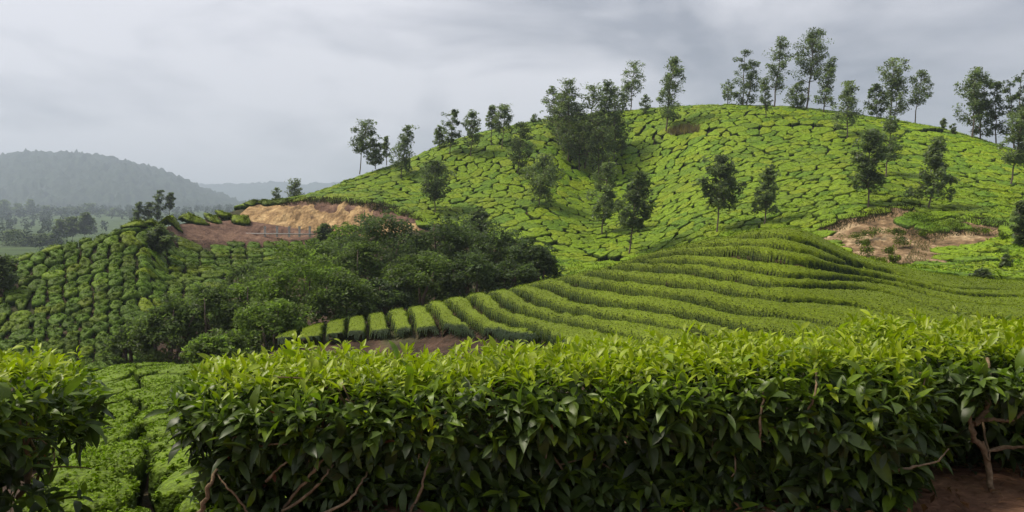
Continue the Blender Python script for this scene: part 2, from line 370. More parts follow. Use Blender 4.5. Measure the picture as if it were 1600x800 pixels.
DOME = [(0.7, 0.0), (0.93, 0.28), (1.0, 0.52), (0.92, 0.78), (0.68, 0.95), (0.38, 1.02), (0.12, 1.05)]
def resample(poly, m=MR):
    p = np.array(poly)
    for _ in range(1):
        q = np.roll(p, -1, 0); p = np.stack([0.75 * p + 0.25 * q, 0.25 * p + 0.75 * q], 1).reshape(-1, 2)
    c = p.mean(0); s = np.concatenate([[0], np.cumsum(np.hypot(*np.diff(np.vstack([p, p[:1]]), axis=0).T))])
    t = np.linspace(0, s[-1], m, endpoint=False); pp = np.vstack([p, p[:1]])
    return np.stack([np.interp(t, s, pp[:, 0]), np.interp(t, s, pp[:, 1])], 1), c
SOFT = [(0.85, 0.0), (1.0, 0.4), (1.0, 0.72), (0.92, 0.9), (0.68, 1.0), (0.35, 1.02), (0.1, 1.02)]
def pillow_faces():
    Fq = []; nr = len(RINGS)
    for k in range(nr - 1):
        for j in range(MR):
            jj = (j + 1) % MR; Fq.append((k * MR + j, k * MR + jj, (k + 1) * MR + jj, (k + 1) * MR + j))
    b = (nr - 1) * MR; Ft = [(b + j, b + (j + 1) % MR, nr * MR) for j in range(MR)]
    return np.array(Fq), np.array(Ft)
PFQ, PFT = pillow_faces()
def pillow(poly, h, lump, seed, rings=None):
    ring, c = resample(poly); V = []; hf = []
    for s, f in rings or RINGS:
        V.append(c + (ring - c) * s); hf += [f] * MR
    V = np.vstack(V + [c[None]]); hf = np.array(hf + [1.08])
    V = V + (np.stack([vnoise(V[:, 0] * 3, V[:, 1] * 3 + hf * 5, seed), vnoise(V[:, 0] * 3, V[:, 1] * 3 + hf * 5, seed + 3)], 1) - 0.5) * lump * 0.9 * (hf > 0.1)[:, None]
    V = V + np.stack([fbm(V[:, 0] * 0.9, V[:, 1] * 0.9, 401, 3, 0.6), fbm(V[:, 0] * 0.9, V[:, 1] * 0.9, 431, 3, 0.6)], 1) * lump * 9.0
    zg = gz(V[:, 0], V[:, 1])
    z = zg - 0.12 * (hf == 0) + h * hf + (fbm(V[:, 0] * 1.7, V[:, 1] * 1.7, 41) * lump * 2.2) * (hf > 0.6)
    return np.column_stack([V, z]), hf
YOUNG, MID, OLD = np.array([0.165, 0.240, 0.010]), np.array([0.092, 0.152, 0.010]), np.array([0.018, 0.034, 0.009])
def bush_geo(poly, h, lump, seed, tintv, nleaf, lsize, young=YOUNG, rings=None, jit=0.35):
    """pillow body and leaf faces on it; returns an Acc"""
    A = Acc(); V, hf = pillow(poly, h, lump, seed, rings)
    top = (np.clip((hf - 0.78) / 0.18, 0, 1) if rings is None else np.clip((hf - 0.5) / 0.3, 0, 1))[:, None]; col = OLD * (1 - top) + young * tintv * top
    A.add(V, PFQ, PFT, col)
    if nleaf:
        k = rng.integers(len(RINGS) * MR // 3, len(V) - 1, nleaf); k2 = rng.integers(MR * 2, len(V), nleaf)
        k2 = np.where(np.abs(k2 // MR - k // MR) <= 1, k2, k); t = rng.random((nleaf, 1)) * 0.6
        P = V[k] * (1 - t) + V[k2] * t; P = P + rng.normal(size=P.shape) * lsize * jit
        P[:, 2] += lsize * 0.2
        LV, LQ = leaf_quads(P, lsize * rng.uniform(0.7, 1.4, nleaf), 0.8)
        lc = (col[k] * (0.6 + 0.9 * rng.random((nleaf, 1))) )
        A.add(LV, LQ, None, np.repeat(lc, 4, 0))
    return A
def tint_of(x, y, base=1.0):
    t = base * (0.8 + 0.55 * (fbm(np.array([x * 0.05]), np.array([y * 0.05]), 61, 3)[0] + 0.5) * rng.uniform(0.75, 1.15))
    w = rng.random() ** 2
    return np.array([t * (1 + 0.18 * (w - 0.4)), t, t])

# --- big hill
def hill_points():
    a = R(24); u = np.array([math.cos(a), -math.sin(a)]); v = np.array([math.sin(a), math.cos(a)])
    i, j = np.meshgrid(np.arange(-120, 130), np.arange(-30, 190), indexing='ij')
    i = i.ravel() * 1.9 + (j.ravel() % 2) * 0.95; j = j.ravel() * 1.42
    p = i[:, None] * u + j[:, None] * v + np.array([0, 30.0])
    p += rng.uniform(-0.75, 0.75, p.shape)
    # bend the rows so that they follow the fold of the hill
    p[:, 1] += 3.0 * np.sin(p[:, 0] * 0.07)
    return p[(p[:, 1] > 36) & (p[:, 1] < 155) & (p[:, 0] > -60) & (p[:, 0] < 100)]
hp = hill_points()
hpx, _ = pxof(np.column_stack([hp, np.zeros(len(hp))])); hpy = cpy(hpx, hp[:, 1])
kn = np.stack([np.interp(hpx, PXG, np.exp(_l[:, k])) for k in range(15)], 1)
lo = np.select([hpx < 360, hpx < 800, hpx < 1330, hpx < 1420], [np.full(len(hp), 1e9), kn[:, 11] - 0.5, kn[:, 8], kn[:, 6] + 3], kn[:, 6] - 1)
keep = (hp[:, 1] > lo) & (hp[:, 1] < kn[:, 13] + 4) & (hpx > 380) & (hpx < 1760)
for poly in (SCAR, CUT, BANK, STRIP): keep &= ~(inpoly(hpx, hpy, poly) & (hp[:, 1] < 112))
for poly in PATHS: keep &= ~inpoly(hpx, hpy, poly)
for ln in ([(985,214),(1040,208),(1095,202),(1150,199),(1250,198),(1330,201)], [(1370,202),(1490,205)]): keep &= polydist(hpx, hpy, ln, False) > 3.6
keep &= rng.random(len(hp)) > 0.10
allp = hp; kp = np.where(keep)[0]
TRK = [[(690,236),(740,268),(800,330),(850,372)],[(770,222),(830,262),(905,318),(960,372)],[(1010,222),(1080,268),(1180,320),(1290,346)],[(1110,206),(1200,240),(1320,268),(1420,312)],[(1290,206),(1400,232),(1500,268),(1598,300)],[(980,300),(1060,300),(1150,322)],[(600,284),(700,300),(800,352)]]
td_ = np.min([polydist(hpx[kp], hpy[kp], t, False) for t in TRK], 0); kp = kp[td_ > 1.1]
HP = hp[kp]; cells = voronoi(HP, 2.2, lambda k, ax: 0.0 + 0.20 * k ** 2.6)
vis_py = np.interp(hpx[kp], [400,430,500,560,640,700,800,900,1000,1100,1170,1230,1300,1350,1400,1480,1600], [540,522,503,492,478,465,447,425,398,374,360,357,372,405,418,430,441])
score = 1.0 / HP[:, 1] ** 2 * ((hpy[kp] < vis_py + 2) & (hpx[kp] > 0) & (hpx[kp] < 1598)) * (((hpx[kp] > 865) | (hpy[kp] < 345)))
order = [i for i in np.argsort(-score) if cells[i] is not None]
single = set(order[:300]); rest = Acc()
for i in order:
    x, y = HP[i]; sd = int(i) * 13 + 5
    t = tint_of(x, y, 1.0); q = hpx[kp][i]; pyy = hpy[kp][i]
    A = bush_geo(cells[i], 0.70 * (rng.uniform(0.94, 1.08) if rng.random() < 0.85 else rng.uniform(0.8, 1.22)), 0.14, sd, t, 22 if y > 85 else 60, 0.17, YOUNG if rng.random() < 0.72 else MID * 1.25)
    if i in single:
        me = A.mesh('tea_bush', M_BUSH, 'tint')
        b = np.array([x, y, gz(x, y)]); co = np.concatenate(A.V) - b; me.vertices.foreach_set('co', co.astype(np.float32).ravel())
        o = link('tea_bush', me, None, b)
        if q > 1420 and y < 60: tag(o, 'low bright green tea bush on the flat below the earth scar', 'tea bush', 'tea bushes on the flat by the scar')
        elif q < 1000 and y < 86: tag(o, 'dark-edged tea bush on the small patch beside the dark thicket', 'tea bush', 'tea bushes on the small patch beside the thicket')
        elif q > 1500: tag(o, 'tea bush on the hill face beyond the scar, by the clear-stemmed tree', 'tea bush', 'tea bushes beyond the scar')
        elif q > 1270: tag(o, 'tea bush on the hill face just above the earth scar', 'tea bush', 'tea bushes above the scar')
        elif q > 1150: tag(o, 'tea bush low on the big hill right behind the crest of the knoll', 'tea bush', 'tea bushes behind the crest of the knoll')
        elif q > 1040: tag(o, 'tea bush low on the big hill round the foot of the dark round tree', 'tea bush', 'tea bushes round the foot of the dark round tree')
        elif q > 900: tag(o, 'tea bush in the fold of the hill by the two close trees', 'tea bush', 'tea bushes in the fold by the two close trees')
        else: tag(o, 'bright tea bush on the lower edge of the flank above the soil strip', 'tea bush', 'tea bushes above the soil strip')
    else:
        n = A.n; rest.add(np.concatenate(A.V), np.concatenate(A.Q), np.concatenate(A.T), np.concatenate(A.A))
o = link('tea_bushes', rest.mesh('tea_bushes', M_BUSH, 'tint')); tag(o, 'bright green carpet of tea bushes higher up the big hill', kind='stuff')

# --- left slope, bushes in upright columns
pts = []
colx = -40.0
while colx < 560:
    d = 55.5 + rng.uniform(0, 1)
    while d < 108:
        px = colx + rng.normal() * 2.0; pts.append((px, d)); d += rng.uniform(0.85, 1.5) * (1 + max(0, d - 75) / 70)
    colx += 22.5 + rng.uniform(-3, 4) if colx < 200 else 24 + rng.uniform(-4, 5)
pts = np.array(pts); kn2 = np.stack([np.interp(pts[:, 0], PXG, np.exp(_l[:, k])) for k in range(15)], 1)
pyl = cpy(pts[:, 0], pts[:, 1])
hi = np.where(pts[:, 0] < 255, kn2[:, 13] + 1.0, kn2[:, 10] - 0.8); hi = np.where(pts[:, 0] > 520, 0, hi)
keep = (pts[:, 1] < hi) & ~((pyl > 420) & (pts[:, 0] > 330)) & ~((pyl > 480) & (pts[:, 0] > 215)) & (rng.random(len(pts)) > 0.06 + 0.1 * (pts[:, 0] > 200))
pts = pts[keep]; XY = np.column_stack([(pts[:, 0] - 800) / F * pts[:, 1], pts[:, 1]])
cells = voronoi(XY, 1.7, lambda k, ax: (0.10 if ax > 0.62 else -0.03) + 0.09 * k ** 2)
for i, c in enumerate(cells):
    if c is None: continue
    x, y = XY[i]; t = tint_of(x, y, rng.uniform(0.62, 1.0))
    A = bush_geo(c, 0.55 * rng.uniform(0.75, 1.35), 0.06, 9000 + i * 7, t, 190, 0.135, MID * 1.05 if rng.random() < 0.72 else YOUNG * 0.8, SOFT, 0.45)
    me = A.mesh('slope_tea_bush', M_BUSH, 'tint'); b = np.array([x, y, gz(x, y)])
    me.vertices.foreach_set('co', (np.concatenate(A.V) - b).astype(np.float32).ravel())
    q, w = pts[i, 0], cpy(pts[i, 0], pts[i, 1])
    if q > 255 and w < 425: lb, gp = 'dark rounded tea bush just under the brown earth bank', 'tea bushes under the brown bank'
    elif q > 255: lb, gp = 'rounded tea bush low on the shaded slope against the thicket', 'tea bushes against the thicket'
    elif y > np.interp(q, PXG, np.exp(_l[:, 12])): lb, gp = 'tea bush along the skyline of the shaded slope', 'tea bushes on the skyline of the shaded slope'
    elif w > 490: lb, gp = 'rounded tea bush low on the shaded slope behind the near hedge', 'tea bushes low on the shaded slope'
    else: lb, gp = 'rounded tea bush in the upright columns halfway up the shaded slope', 'tea bushes in columns on the shaded slope'
    tag(link('slope_tea_bush', me, None, b), lb, 'tea bush', gp)

# --- strip of tea at the top edge of the brown bank and the bushes inside the scar
def lone_bush(px, py, w, h, label, dmin, dmax, tint=None, n=160, ls=0.13, flat=0.8, name='lone_tea_bush', lift=0.35):
    d = hit(px, py, dmin, dmax); x = (px - 800) / F * d; rw = w / 2 * d / F; z0 = (400 - py) / F * d - 0.1
    k = np.arange(9) * 2 * math.pi / 9; poly = [(x + rw * math.cos(a) * rng.uniform(0.85, 1.1), d + rw * flat * math.sin(a) * rng.uniform(0.85, 1.1)) for a in k]
    A = bush_geo(poly, h * d / F, 0.22, int(px * 31 + py), tint if tint is not None else np.array([0.8] * 3), n * 3, ls * 1.25, YOUNG, DOME)
    b = np.array([x, d, z0]); V = np.concatenate(A.V)
    V[:, 2] += (z0 - float(gz(x, d))) - 0.15
    me = A.mesh(name, M_BUSH, 'tint'); me.vertices.foreach_set('co', (V - b).astype(np.float32).ravel())
    return tag(link(name, me, None, b), label, 'tea bush')
def scar_bush(px, py, w, h, label, dmin, dmax):
    d = hit(px, py, dmin, dmax); s = d / F; b = w3(px, py, d) + [0, -0.5, -0.1]; r = np.random.default_rng(int(px * 5 + py)); L = Acc(); Rw = w * s * 0.55; H = h * s
    for k in range(9):
        c = np.array([r.uniform(-0.8, 0.8) * Rw, r.uniform(-0.5, 0.5) * Rw, H * r.uniform(0.2, 0.75)]); nn = 55
        off = norm(r.normal(size=(nn, 3))) * (r.random((nn, 1)) ** 0.4) * [Rw * 0.42, Rw * 0.42, H * 0.36]
        LV, LQ = leaf_quads(c + off, 0.14 * r.uniform(0.6, 1.3, nn), 0.8, 0.5, r); cc = (YOUNG if r.random() < 0.45 else MID) * r.uniform(0.6, 1.1) * (0.6 + 0.6 * r.random((nn, 1)))
        L.add(LV, LQ, None, np.repeat(cc, 4, 0))
    tag(link('scar_bush', L.mesh('scar_bush', M_BUSH, 'tint', False), None, b), label, 'bush')
for a in [(1325,376,34,14,'flat light green bush at the left end of the scar'),(1346,384,20,14,'small bush just below the left end cluster in the scar'),(1354,369,26,14,'bush beside the flat one at the left end of the scar'),
          (1378,364,46,11,'long dark flat bush in the upper middle of the scar'),(1402,366,24,13,'bush at the right end of the long dark flat one'),(1406,383,24,18,'bright tuft alone in the middle of the scar'),
          (1350,398,26,17,'round bush low on the pale earth of the scar'),(1382,397,24,18,'round bush right of the pale earth low in the scar'),(1366,411,24,14,'dull bush at the foot of the scar'),(1390,410,18,14,'bright little bush at the foot of the scar'),
          (1440,367,28,13,'small flat bright bush hanging in the centre of the scar'),(1455,352,44,18,'largest bush on the grassy shoulder of the scar'),(1478,358,34,16,'bush at the tip of the grassy shoulder of the scar'),
          (1522,365,34,12,'bright flat bush under the right overhang of the scar'),(1566,372,22,12,'dark bush at the right end of the scar'),(1430,342,40,14,'bush on the upper edge dividing the two hollows of the scar')]:
    scar_bush(*a[:5], 45, 90)
for i, a in enumerate([(212,352,34,9),(240,349,32,9),(268,346,40,10),(300,344,44,10),(332,343,36,9),(352,338,26,9),(378,346,34,10)]):
    lab = ['small bush at the lower end of the strip above the brown bank','second bush from the lower end of the strip above the brown bank','long bush over the tip of the brown bank','long bush over the middle of the brown bank','bush over the widest part of the brown bank','tallest dark bush at the top of the strip above the brown bank','flat dark bush against the ochre cut'][i]
    lone_bush(*a, lab, 78, 112, np.array([0.8, 0.75, 0.8]))
for i, px in enumerate([395, 412, 430, 447]):
    lone_bush(px, 318 - i * 0.8, 24, 7, ['dark bush on the brow of the ochre cut, at its pale end','second dark bush along the brow of the ochre cut','third dark bush along the brow of the ochre cut','fourth dark bush along the brow of the ochre cut'][i], 95, 118, np.array([0.5, 0.5, 0.5]))

# ------------------------------------------------------------------ bare earth faces
def bank(name, label, poly, dmin, dmax, mat, amp, seed, step=2.0, freq=0.5, recess=0.0):
    P = np.array(poly); x0, y0 = P.min(0) - 6; x1, y1 = P.max(0) + 6
    xs = np.arange(x0, x1, step); ys = np.arange(y0, y1, step * 0.7)
    A, B = np.meshgrid(xs, ys, indexing='ij'); ins = inpoly(A, B, poly); dist = polydist(A, B, poly)
    D = np.array([[hit(a, b, dmin, dmax) for b in ys] for a in xs])
    edge = np.where(ins, np.clip(dist / 6, 0, 1), -np.clip(dist / 6, 0, 1))
    X = (A - 800) / F * D; Zz = (400 - B) / F * D
    rel = (fbm(X * freq, Zz * freq * 0.8, seed, 5, 0.6)) * amp * 2 + np.abs(fbm(X * freq * 1.5, Zz * freq * 0.5 + 9, seed + 4, 4)) * amp * 2.2
    D2 = D - (rel - recess) * np.clip(edge + 0.2, 0, 1); off = -0.1 + 0.45 * np.minimum(edge, 0) * 1.6 + 0.1 * edge
    V = np.stack([(A - 800) / F * D, D2, Zz + off], -1)
    f = grid_faces(len(xs), len(ys)); ok = (ins | (dist < 6)).ravel(); f = f[ok[f].all(1)]
    used = np.unique(f); mp = -np.ones(ok.size, int); mp[used] = np.arange(len(used))
    return tag(link(name, mesh_np(name, V.reshape(-1, 3)[used], [mp[f]], mat, None, False)), label, kind='structure')
bank('earth_scar', 'bare eroded orange earth face at the foot of the big hill', SCAR, 42, 92, M_SCAR, 1.35, 5, freq=0.85, recess=0.9)
bank('ochre_earth_cut', 'bare ochre road cut at the end of the hill', CUT, 92, 118, M_OCHRE, 1.0, 15, freq=0.3, recess=0.35)
bank('brown_earth_bank', 'low brown earth bank under the ochre cut', BANK, 84, 112, M_BROWN, 0.5, 25)

CUTTOP = [(436,317),(480,311),(540,313),(600,319),(640,333),(664,348),(618,347),(590,338),(560,333),(530,331),(500,325),(470,322),(440,321)]
bank('dark_earth_band', 'dark brown topsoil band hanging over the ochre cut', CUTTOP, 92, 118, M_BROWN, 0.45, 35, freq=0.8)
# guard fence on the road under the cut
fr = empty('guard_fence', w3(470, 368, 97), 'row of pale concrete guard posts at the foot of the ochre cut', 'fence')
base = np.array(fr.location)
def box(c, sx, sy, sz):
    V = np.array([(x, y, z) for x in (-.5, .5) for y in (-.5, .5) for z in (-.5, .5)]) * [sx, sy, sz] + c
    return V, np.array([(0,1,3,2),(4,6,7,5),(0,4,5,1),(2,3,7,6),(0,2,6,4),(1,5,7,3)])
for px in (414, 433, 452, 468, 484):
    A = Acc(); p = w3(px, 368, 97) - base
    V, Q = box(p + [0, 0, 0.45], 0.22, 0.22, 1.25); A.add(V, Q); V, Q = box(p + [0, 0, 1.1], 0.28, 0.28, 0.08); A.add(V, Q)
    link('post', A.mesh('post', M_CONC, smooth=False), fr)
A = Acc(); p0 = w3(300, 364, 96.8) - base; p1 = w3(490, 366, 96.8) - base
V, Q, T = tube([p0, (p0 + p1) / 2, p1], [0.07, 0.07, 0.07], 6); A.add(V, Q, T); link('rail', A.mesh('rail', M_CONC), fr)

# ------------------------------------------------------------------ tea rows on the knoll
G = [
[(469,507),(465,522),(463,530)],
[(509,502),(505,518),(503,530)],
[(543,495),(541,510),(539,530)],
[(572,491),(575,505),(574,530)],
[(604,485),(607,497),(613,508),(618,518),(622,530)],
[(636,481),(643,493),(648,505),(650,530)],
[(667,474),(673,484),(685,495),(691,505),(693,530)],
[(702,471),(710,481),(722,492),(743,503),(757,514),(762,532)],
[(734,461),(743,471),(760,484),(790,498),(818,503),(840,510),(858,517),(866,532)],
[(769,455),(780,464),(800,478),(826,485),(864,495),(912,503),(940,509),(975,516),(1000,523)],
[(805,448),(822,460),(840,467),(864,473),(890,479),(920,484),(960,489),(996,494),(1030,500),(1075,508),(1112,516),(1140,524)],
[(848,442),(872,449),(888,455),(912,463),(940,467),(970,471),(1000,475),(1025,478),(1062,484),(1100,491),(1137,501),(1170,509),(1207,512),(1237,515),(1270,524)],
[(888,433),(900,439),(920,443),(950,446),(980,451),(1010,455),(1037,457),(1062,460),(1087,465),(1112,471),(1137,477),(1162,484),(1200,487),(1250,491),(1283,498),(1305,504),(1330,509),(1355,512),(1390,516),(1420,525)],
[(924,424),(940,427),(960,430),(990,434),(1020,435),(1050,440),(1087,444),(1112,446),(1137,451),(1162,456),(1200,461),(1225,465),(1262,465),(1290,467),(1342,472),(1367,479),(1385,484),(1405,487),(1430,492),(1455,500),(1480,508),(1510,518)],
[(958,414),(980,415),(1010,416),(1050,417),(1087,421),(1112,426),(1137,431),(1162,434),(1187,439),(1212,442),(1250,442),(1300,443),(1330,444),(1355,446),(1380,450),(1405,457),(1430,465),(1455,475),(1480,481),(1505,486),(1530,489),(1567,491),(1620,499)],
[(985,404),(1050,404),(1100,405),(1125,409),(1155,414),(1187,419),(1225,424),(1250,427),(1275,428),(1317,429),(1355,432),(1392,439),(1430,449),(1455,456),(1480,462),(1505,466),(1530,469),(1567,471),(1620,473)],
[(1030,395),(1062,391),(1100,390),(1137,392),(1175,394),(1200,399),(1225,402),(1262,407),(1287,412),(1305,415),(1330,419),(1352,423),(1405,434),(1455,446),(1492,454),(1540,457),(1620,459)],
[(1085,381),(1112,379),(1150,379),(1175,379),(1212,382),(1237,386),(1262,391),(1287,399),(1305,404),(1330,409),(1352,414),(1405,426),(1455,439),(1492,446),(1540,449),(1620,450)],
[(1112,371),(1137,367),(1175,366),(1212,366),(1237,369),(1257,374),(1275,381),(1300,391),(1318,399)],
]
def to_plan(curve):
    o = []
    for a, b in curve:
        d = hit(a, b, 17.0, float(np.interp(a, PXG, np.exp(_l[:, 5]))))
        o.append(((a - 800) / F * d, d))
    return o
def dens(c, n=8):
    o = []
    for a, b in zip(c[:-1], c[1:]):
        m = max(1, int(math.hypot(b[0] - a[0], b[1] - a[1]) / n))
        o += [(a[0] + (b[0] - a[0]) * k / m, a[1] + (b[1] - a[1]) * k / m) for k in range(m)]
    return o + [c[-1]]
GP = []
for c in G:
    p = np.array(to_plan(dens(c)))
    if len(p) > 5:
        q = p.copy()
        for _ in range(3): q[1:-1] = 0.25 * q[:-2] + 0.5 * q[1:-1] + 0.25 * q[2:]
        p = q
    k = min(3, len(p) - 1)
    a = p[0] - p[k]; b = p[-1] - p[-1 - k]
    GP.append(np.vstack([p[0] + a / (np.linalg.norm(a) + 1e-6) * 3.0, p, p[-1] + b / (np.linalg.norm(b) + 1e-6) * 2.0]))
BOT = [(400,536),(440,531),(480,528),(540,528),(575,527),(620,525),(655,523),(692,519),(730,525),(760,524),(800,530),(862,534),(900,560)]
BOT = [(a, b - (4 if a < 500 else 11)) for a, b in BOT]
BP = np.array(to_plan(dens(BOT)))
kx = np.arange(405, 1660, 2.6); kd = np.exp(np.linspace(math.log(17.2), math.log(48.5), 420))
PX, D = np.meshgrid(kx, kd, indexing='ij'); X = (PX - 800) / F * D; Y = D
ridge = np.interp(kx, PXG, np.exp(_l[:, 5]))[:, None]
wx = X + (vnoise(X * 2.2, Y * 2.2, 91) - 0.5) * 0.13; wy = Y + (vnoise(X * 2.2, Y * 2.2, 92) - 0.5) * 0.13
gidx = np.zeros(X.shape); bestd = np.full(X.shape, 1e9); rid = np.zeros(X.shape, int)
for gi, p in enumerate(GP):
    best = np.full(X.shape, 1e9); sgn = np.zeros(X.shape)
    for q in range(len(p) - 1):
        ax, ay = p[q]; dx, dy = p[q+1] - p[q]
        t = np.clip(((wx - ax) * dx + (wy - ay) * dy) / (dx * dx + dy * dy + 1e-9), 0, 1)
        ex = wx - ax - t * dx; ey = wy - ay - t * dy; dd = np.hypot(ex, ey); cr_ = dx * ey - dy * ex
        u = dd < best; best[u] = dd[u]; sgn[u] = cr_[u]
    u = best < bestd; gidx[u] = gi; bestd[u] = best[u]; rid[u] = np.where(sgn[u] > 0, gi + 1, gi)
botd = np.full(X.shape, 1e9)
for q in range(len(BP) - 1):
    ax, ay = BP[q]; dx, dy = BP[q+1] - BP[q]; t = np.clip(((wx - ax) * dx + (wy - ay) * dy) / (dx * dx + dy * dy + 1e-9), 0, 1)
    botd = np.minimum(botd, np.hypot(wx - ax - t * dx, wy - ay - t * dy))
PYs = cpy(PX, D); below = (PX < 890) & (PYs > np.interp(PX, [a for a, b in BOT], [b for a, b in BOT]))
backd = ridge + 2.2 - D
edge = np.minimum(np.minimum(bestd - (np.interp(gidx, [0, 6, 11, 18], [0.025, 0.035, 0.10, 0.125]) + 0.055 * vnoise(X * 0.7, Y * 0.7, 93)), np.where(PX < 890, botd, 9)), np.maximum(backd, 0))
prof = np.clip(edge / 0.14, 0, 1); prof = 1 - (1 - prof) ** 2.6
swell = np.clip(edge / 0.9, 0, 1)
hrow = (HB - 0.09 + 0.07 * swell + 0.10 * (vnoise(rid * 3.7, rid * 1.3, 98) - 0.5)) * prof + (fbm(X * 1.2, Y * 1.2, 95, 4, 0.6) * 0.12 + fbm(X * 11, Y * 11, 96, 2) * 0.04) * prof
Zr = (400 - PYs) / F * D - HB + hrow - 0.05 * (prof <= 0)
ok = (~below) & (edge > -0.02) & (D < ridge + 2.2)
top = np.clip((prof - 0.86) / 0.10, 0, 1)[..., None]
patch = (0.72 + 0.5 * (fbm(X * 0.5, Y * 0.5, 97, 4) + 0.5) + 0.0 * X)[..., None]
RT = np.array([0.160, 0.218, 0.008])
top = top * np.clip((np.where(PX < 890, botd, 9.0)[..., None] - 0.16) / 0.1, 0, 1)
tint = OLD * (1 - top) + RT * patch * top
Vk = np.stack([X, Y, Zr], -1).reshape(-1, 3); tk = tint.reshape(-1, 3); fk = grid_faces(len(kx), len(kd)); ridf = rid.ravel(); okf = ok.ravel()
fk = fk[okf[fk].all(1)]; fr_id = np.array([np.bincount(r).argmax() if False else r[0] for r in ridf[fk]])
row_labels = ['small tea row end at the outer tip of the knoll spur', 'second short tea row from the tip of the knoll spur', 'third short tea row from the tip of the knoll spur', 'fourth short tea row from the tip of the knoll spur',
 'fifth short tea row from the tip of the spur, bare soil at its foot', 'sixth short tea row from the tip of the spur, bare soil at its foot', 'seventh tea row from the tip of the spur, its blunt end over bare soil', 'eighth tea row from the tip of the spur, bending as it comes down', 'ninth tea row from the tip of the spur, ending over bare soil', 'tenth tea row from the tip of the spur, the last that ends over bare soil',
 'lowest long tea row sweeping down behind the hedge', 'second lowest long tea row sweeping down behind the hedge', 'third lowest long tea row on the knoll', 'fourth lowest long tea row on the knoll, widest in the middle', 'sixth tea row below the crest of the knoll, reaching the far side', 'fifth tea row below the crest of the knoll', 'fourth tea row below the crest of the knoll', 'third tea row below the crest of the knoll', 'second tea row below the crest of the knoll', 'topmost tea row on the crest of the knoll']
for r in range(20):
    f = fk[fr_id == r]
    if len(f) < 20: continue
    used = np.unique(f); mp = -np.ones(len(Vk), int); mp[used] = np.arange(len(used)); v = Vk[used]; t = tk[used]
    b = v.mean(0); b[2] = v[:, 2].min()
    A = Acc(); A.add(v - b, mp[f], None, t)
    # leaf faces over the row
    ar = np.linalg.norm(np.cross(Vk[f[:, 1]] - Vk[f[:, 0]], Vk[f[:, 3]] - Vk[f[:, 0]]), axis=1); n = int(min(ar.sum(), 260) * 185)
    k = rng.choice(len(f), n, p=ar / ar.sum()); a_, b_ = rng.random((2, n, 1)); q = f[k]
    P = Vk[q[:, 0]] + a_ * (Vk[q[:, 1]] - Vk[q[:, 0]]) + b_ * (Vk[q[:, 3]] - Vk[q[:, 0]]) + rng.normal(size=(n, 3)) * 0.02; P[:, 2] += rng.uniform(-0.005, 0.045, n)
    LV, LQ = leaf_quads(P - b, rng.uniform(0.04, 0.08, n), 0.9, 0.45)
    w = rng.random((n, 1)); lc = tk[q[:, 0]] * (0.6 + 0.85 * w ** 1.3)
    A.add(LV, LQ, None, np.repeat(lc, 4, 0))
    tag(link('tea_row', A.mesh('tea_row', M_ROW, 'tint'), None, b), row_labels[r], 'tea row', 'tea rows on the knoll')

# ------------------------------------------------------------------ tea seen through the gap between the hedges
pts = []
ghost = []
pts = []
for d in (4.75, 5.7, 6.7, 7.9, 9.3, 10.9, 12.7, 14.7, 17, 19.6, 22.4, 25.2):
    pp = np.interp(d, [4.6, 6, 8, 10, 12, 14, 18, 26], [246, 240, 230, 222, 213, 207, 212, 216]); w = min(1.05, 0.15 * d) / d * F
    for k in (-1.5, -0.5, 0.5, 1.5):
        if pp + k * w < 420: pts.append((pp + k * w, d + rng.uniform(-0.1, 0.1) + 0.3 * (k > 0))); ghost.append(d < 11 and abs(k) > 1)
pts = np.array(pts); XY = np.column_stack([(pts[:, 0] - 800) / F * pts[:, 1], pts[:, 1]])
cells = voronoi(XY, 1.7, lambda k, ax: 0.075 * (ax > 0.8) + 0.04 * k * k)
for i, c in enumerate(cells):
    if c is None or ghost[i]: continue
    x, y = XY[i]; A = bush_geo(c, 0.5 * rng.uniform(0.94, 1.08), 0.06, 20000 + i * 7, np.array([0.9, 0.95, 1]) * rng.uniform(0.75, 1.0), 1400, 0.052, YOUNG * 1.05, None, 0.2)
    me = A.mesh('gap_tea_bush', M_ROW, 'tint'); b = np.array([x, y, gz(x, y)]); me.vertices.foreach_set('co', (np.concatenate(A.V) - b).astype(np.float32).ravel())
    sd_ = 'right' if pts[i, 0] > np.interp(y, [4.6, 6, 8, 10, 12, 14, 18, 26], [246, 240, 230, 222, 213, 207, 212, 216]) else 'left'
    wh = 'near end' if y < 8.5 else 'middle' if y < 15 else 'far end'
    tag(link('gap_tea_bush', me, None, b), f'tea bush {sd_} of the narrow path seen through the hedge gap, {wh}', 'tea bush', f'tea bushes {sd_} of the gap path, {wh}')

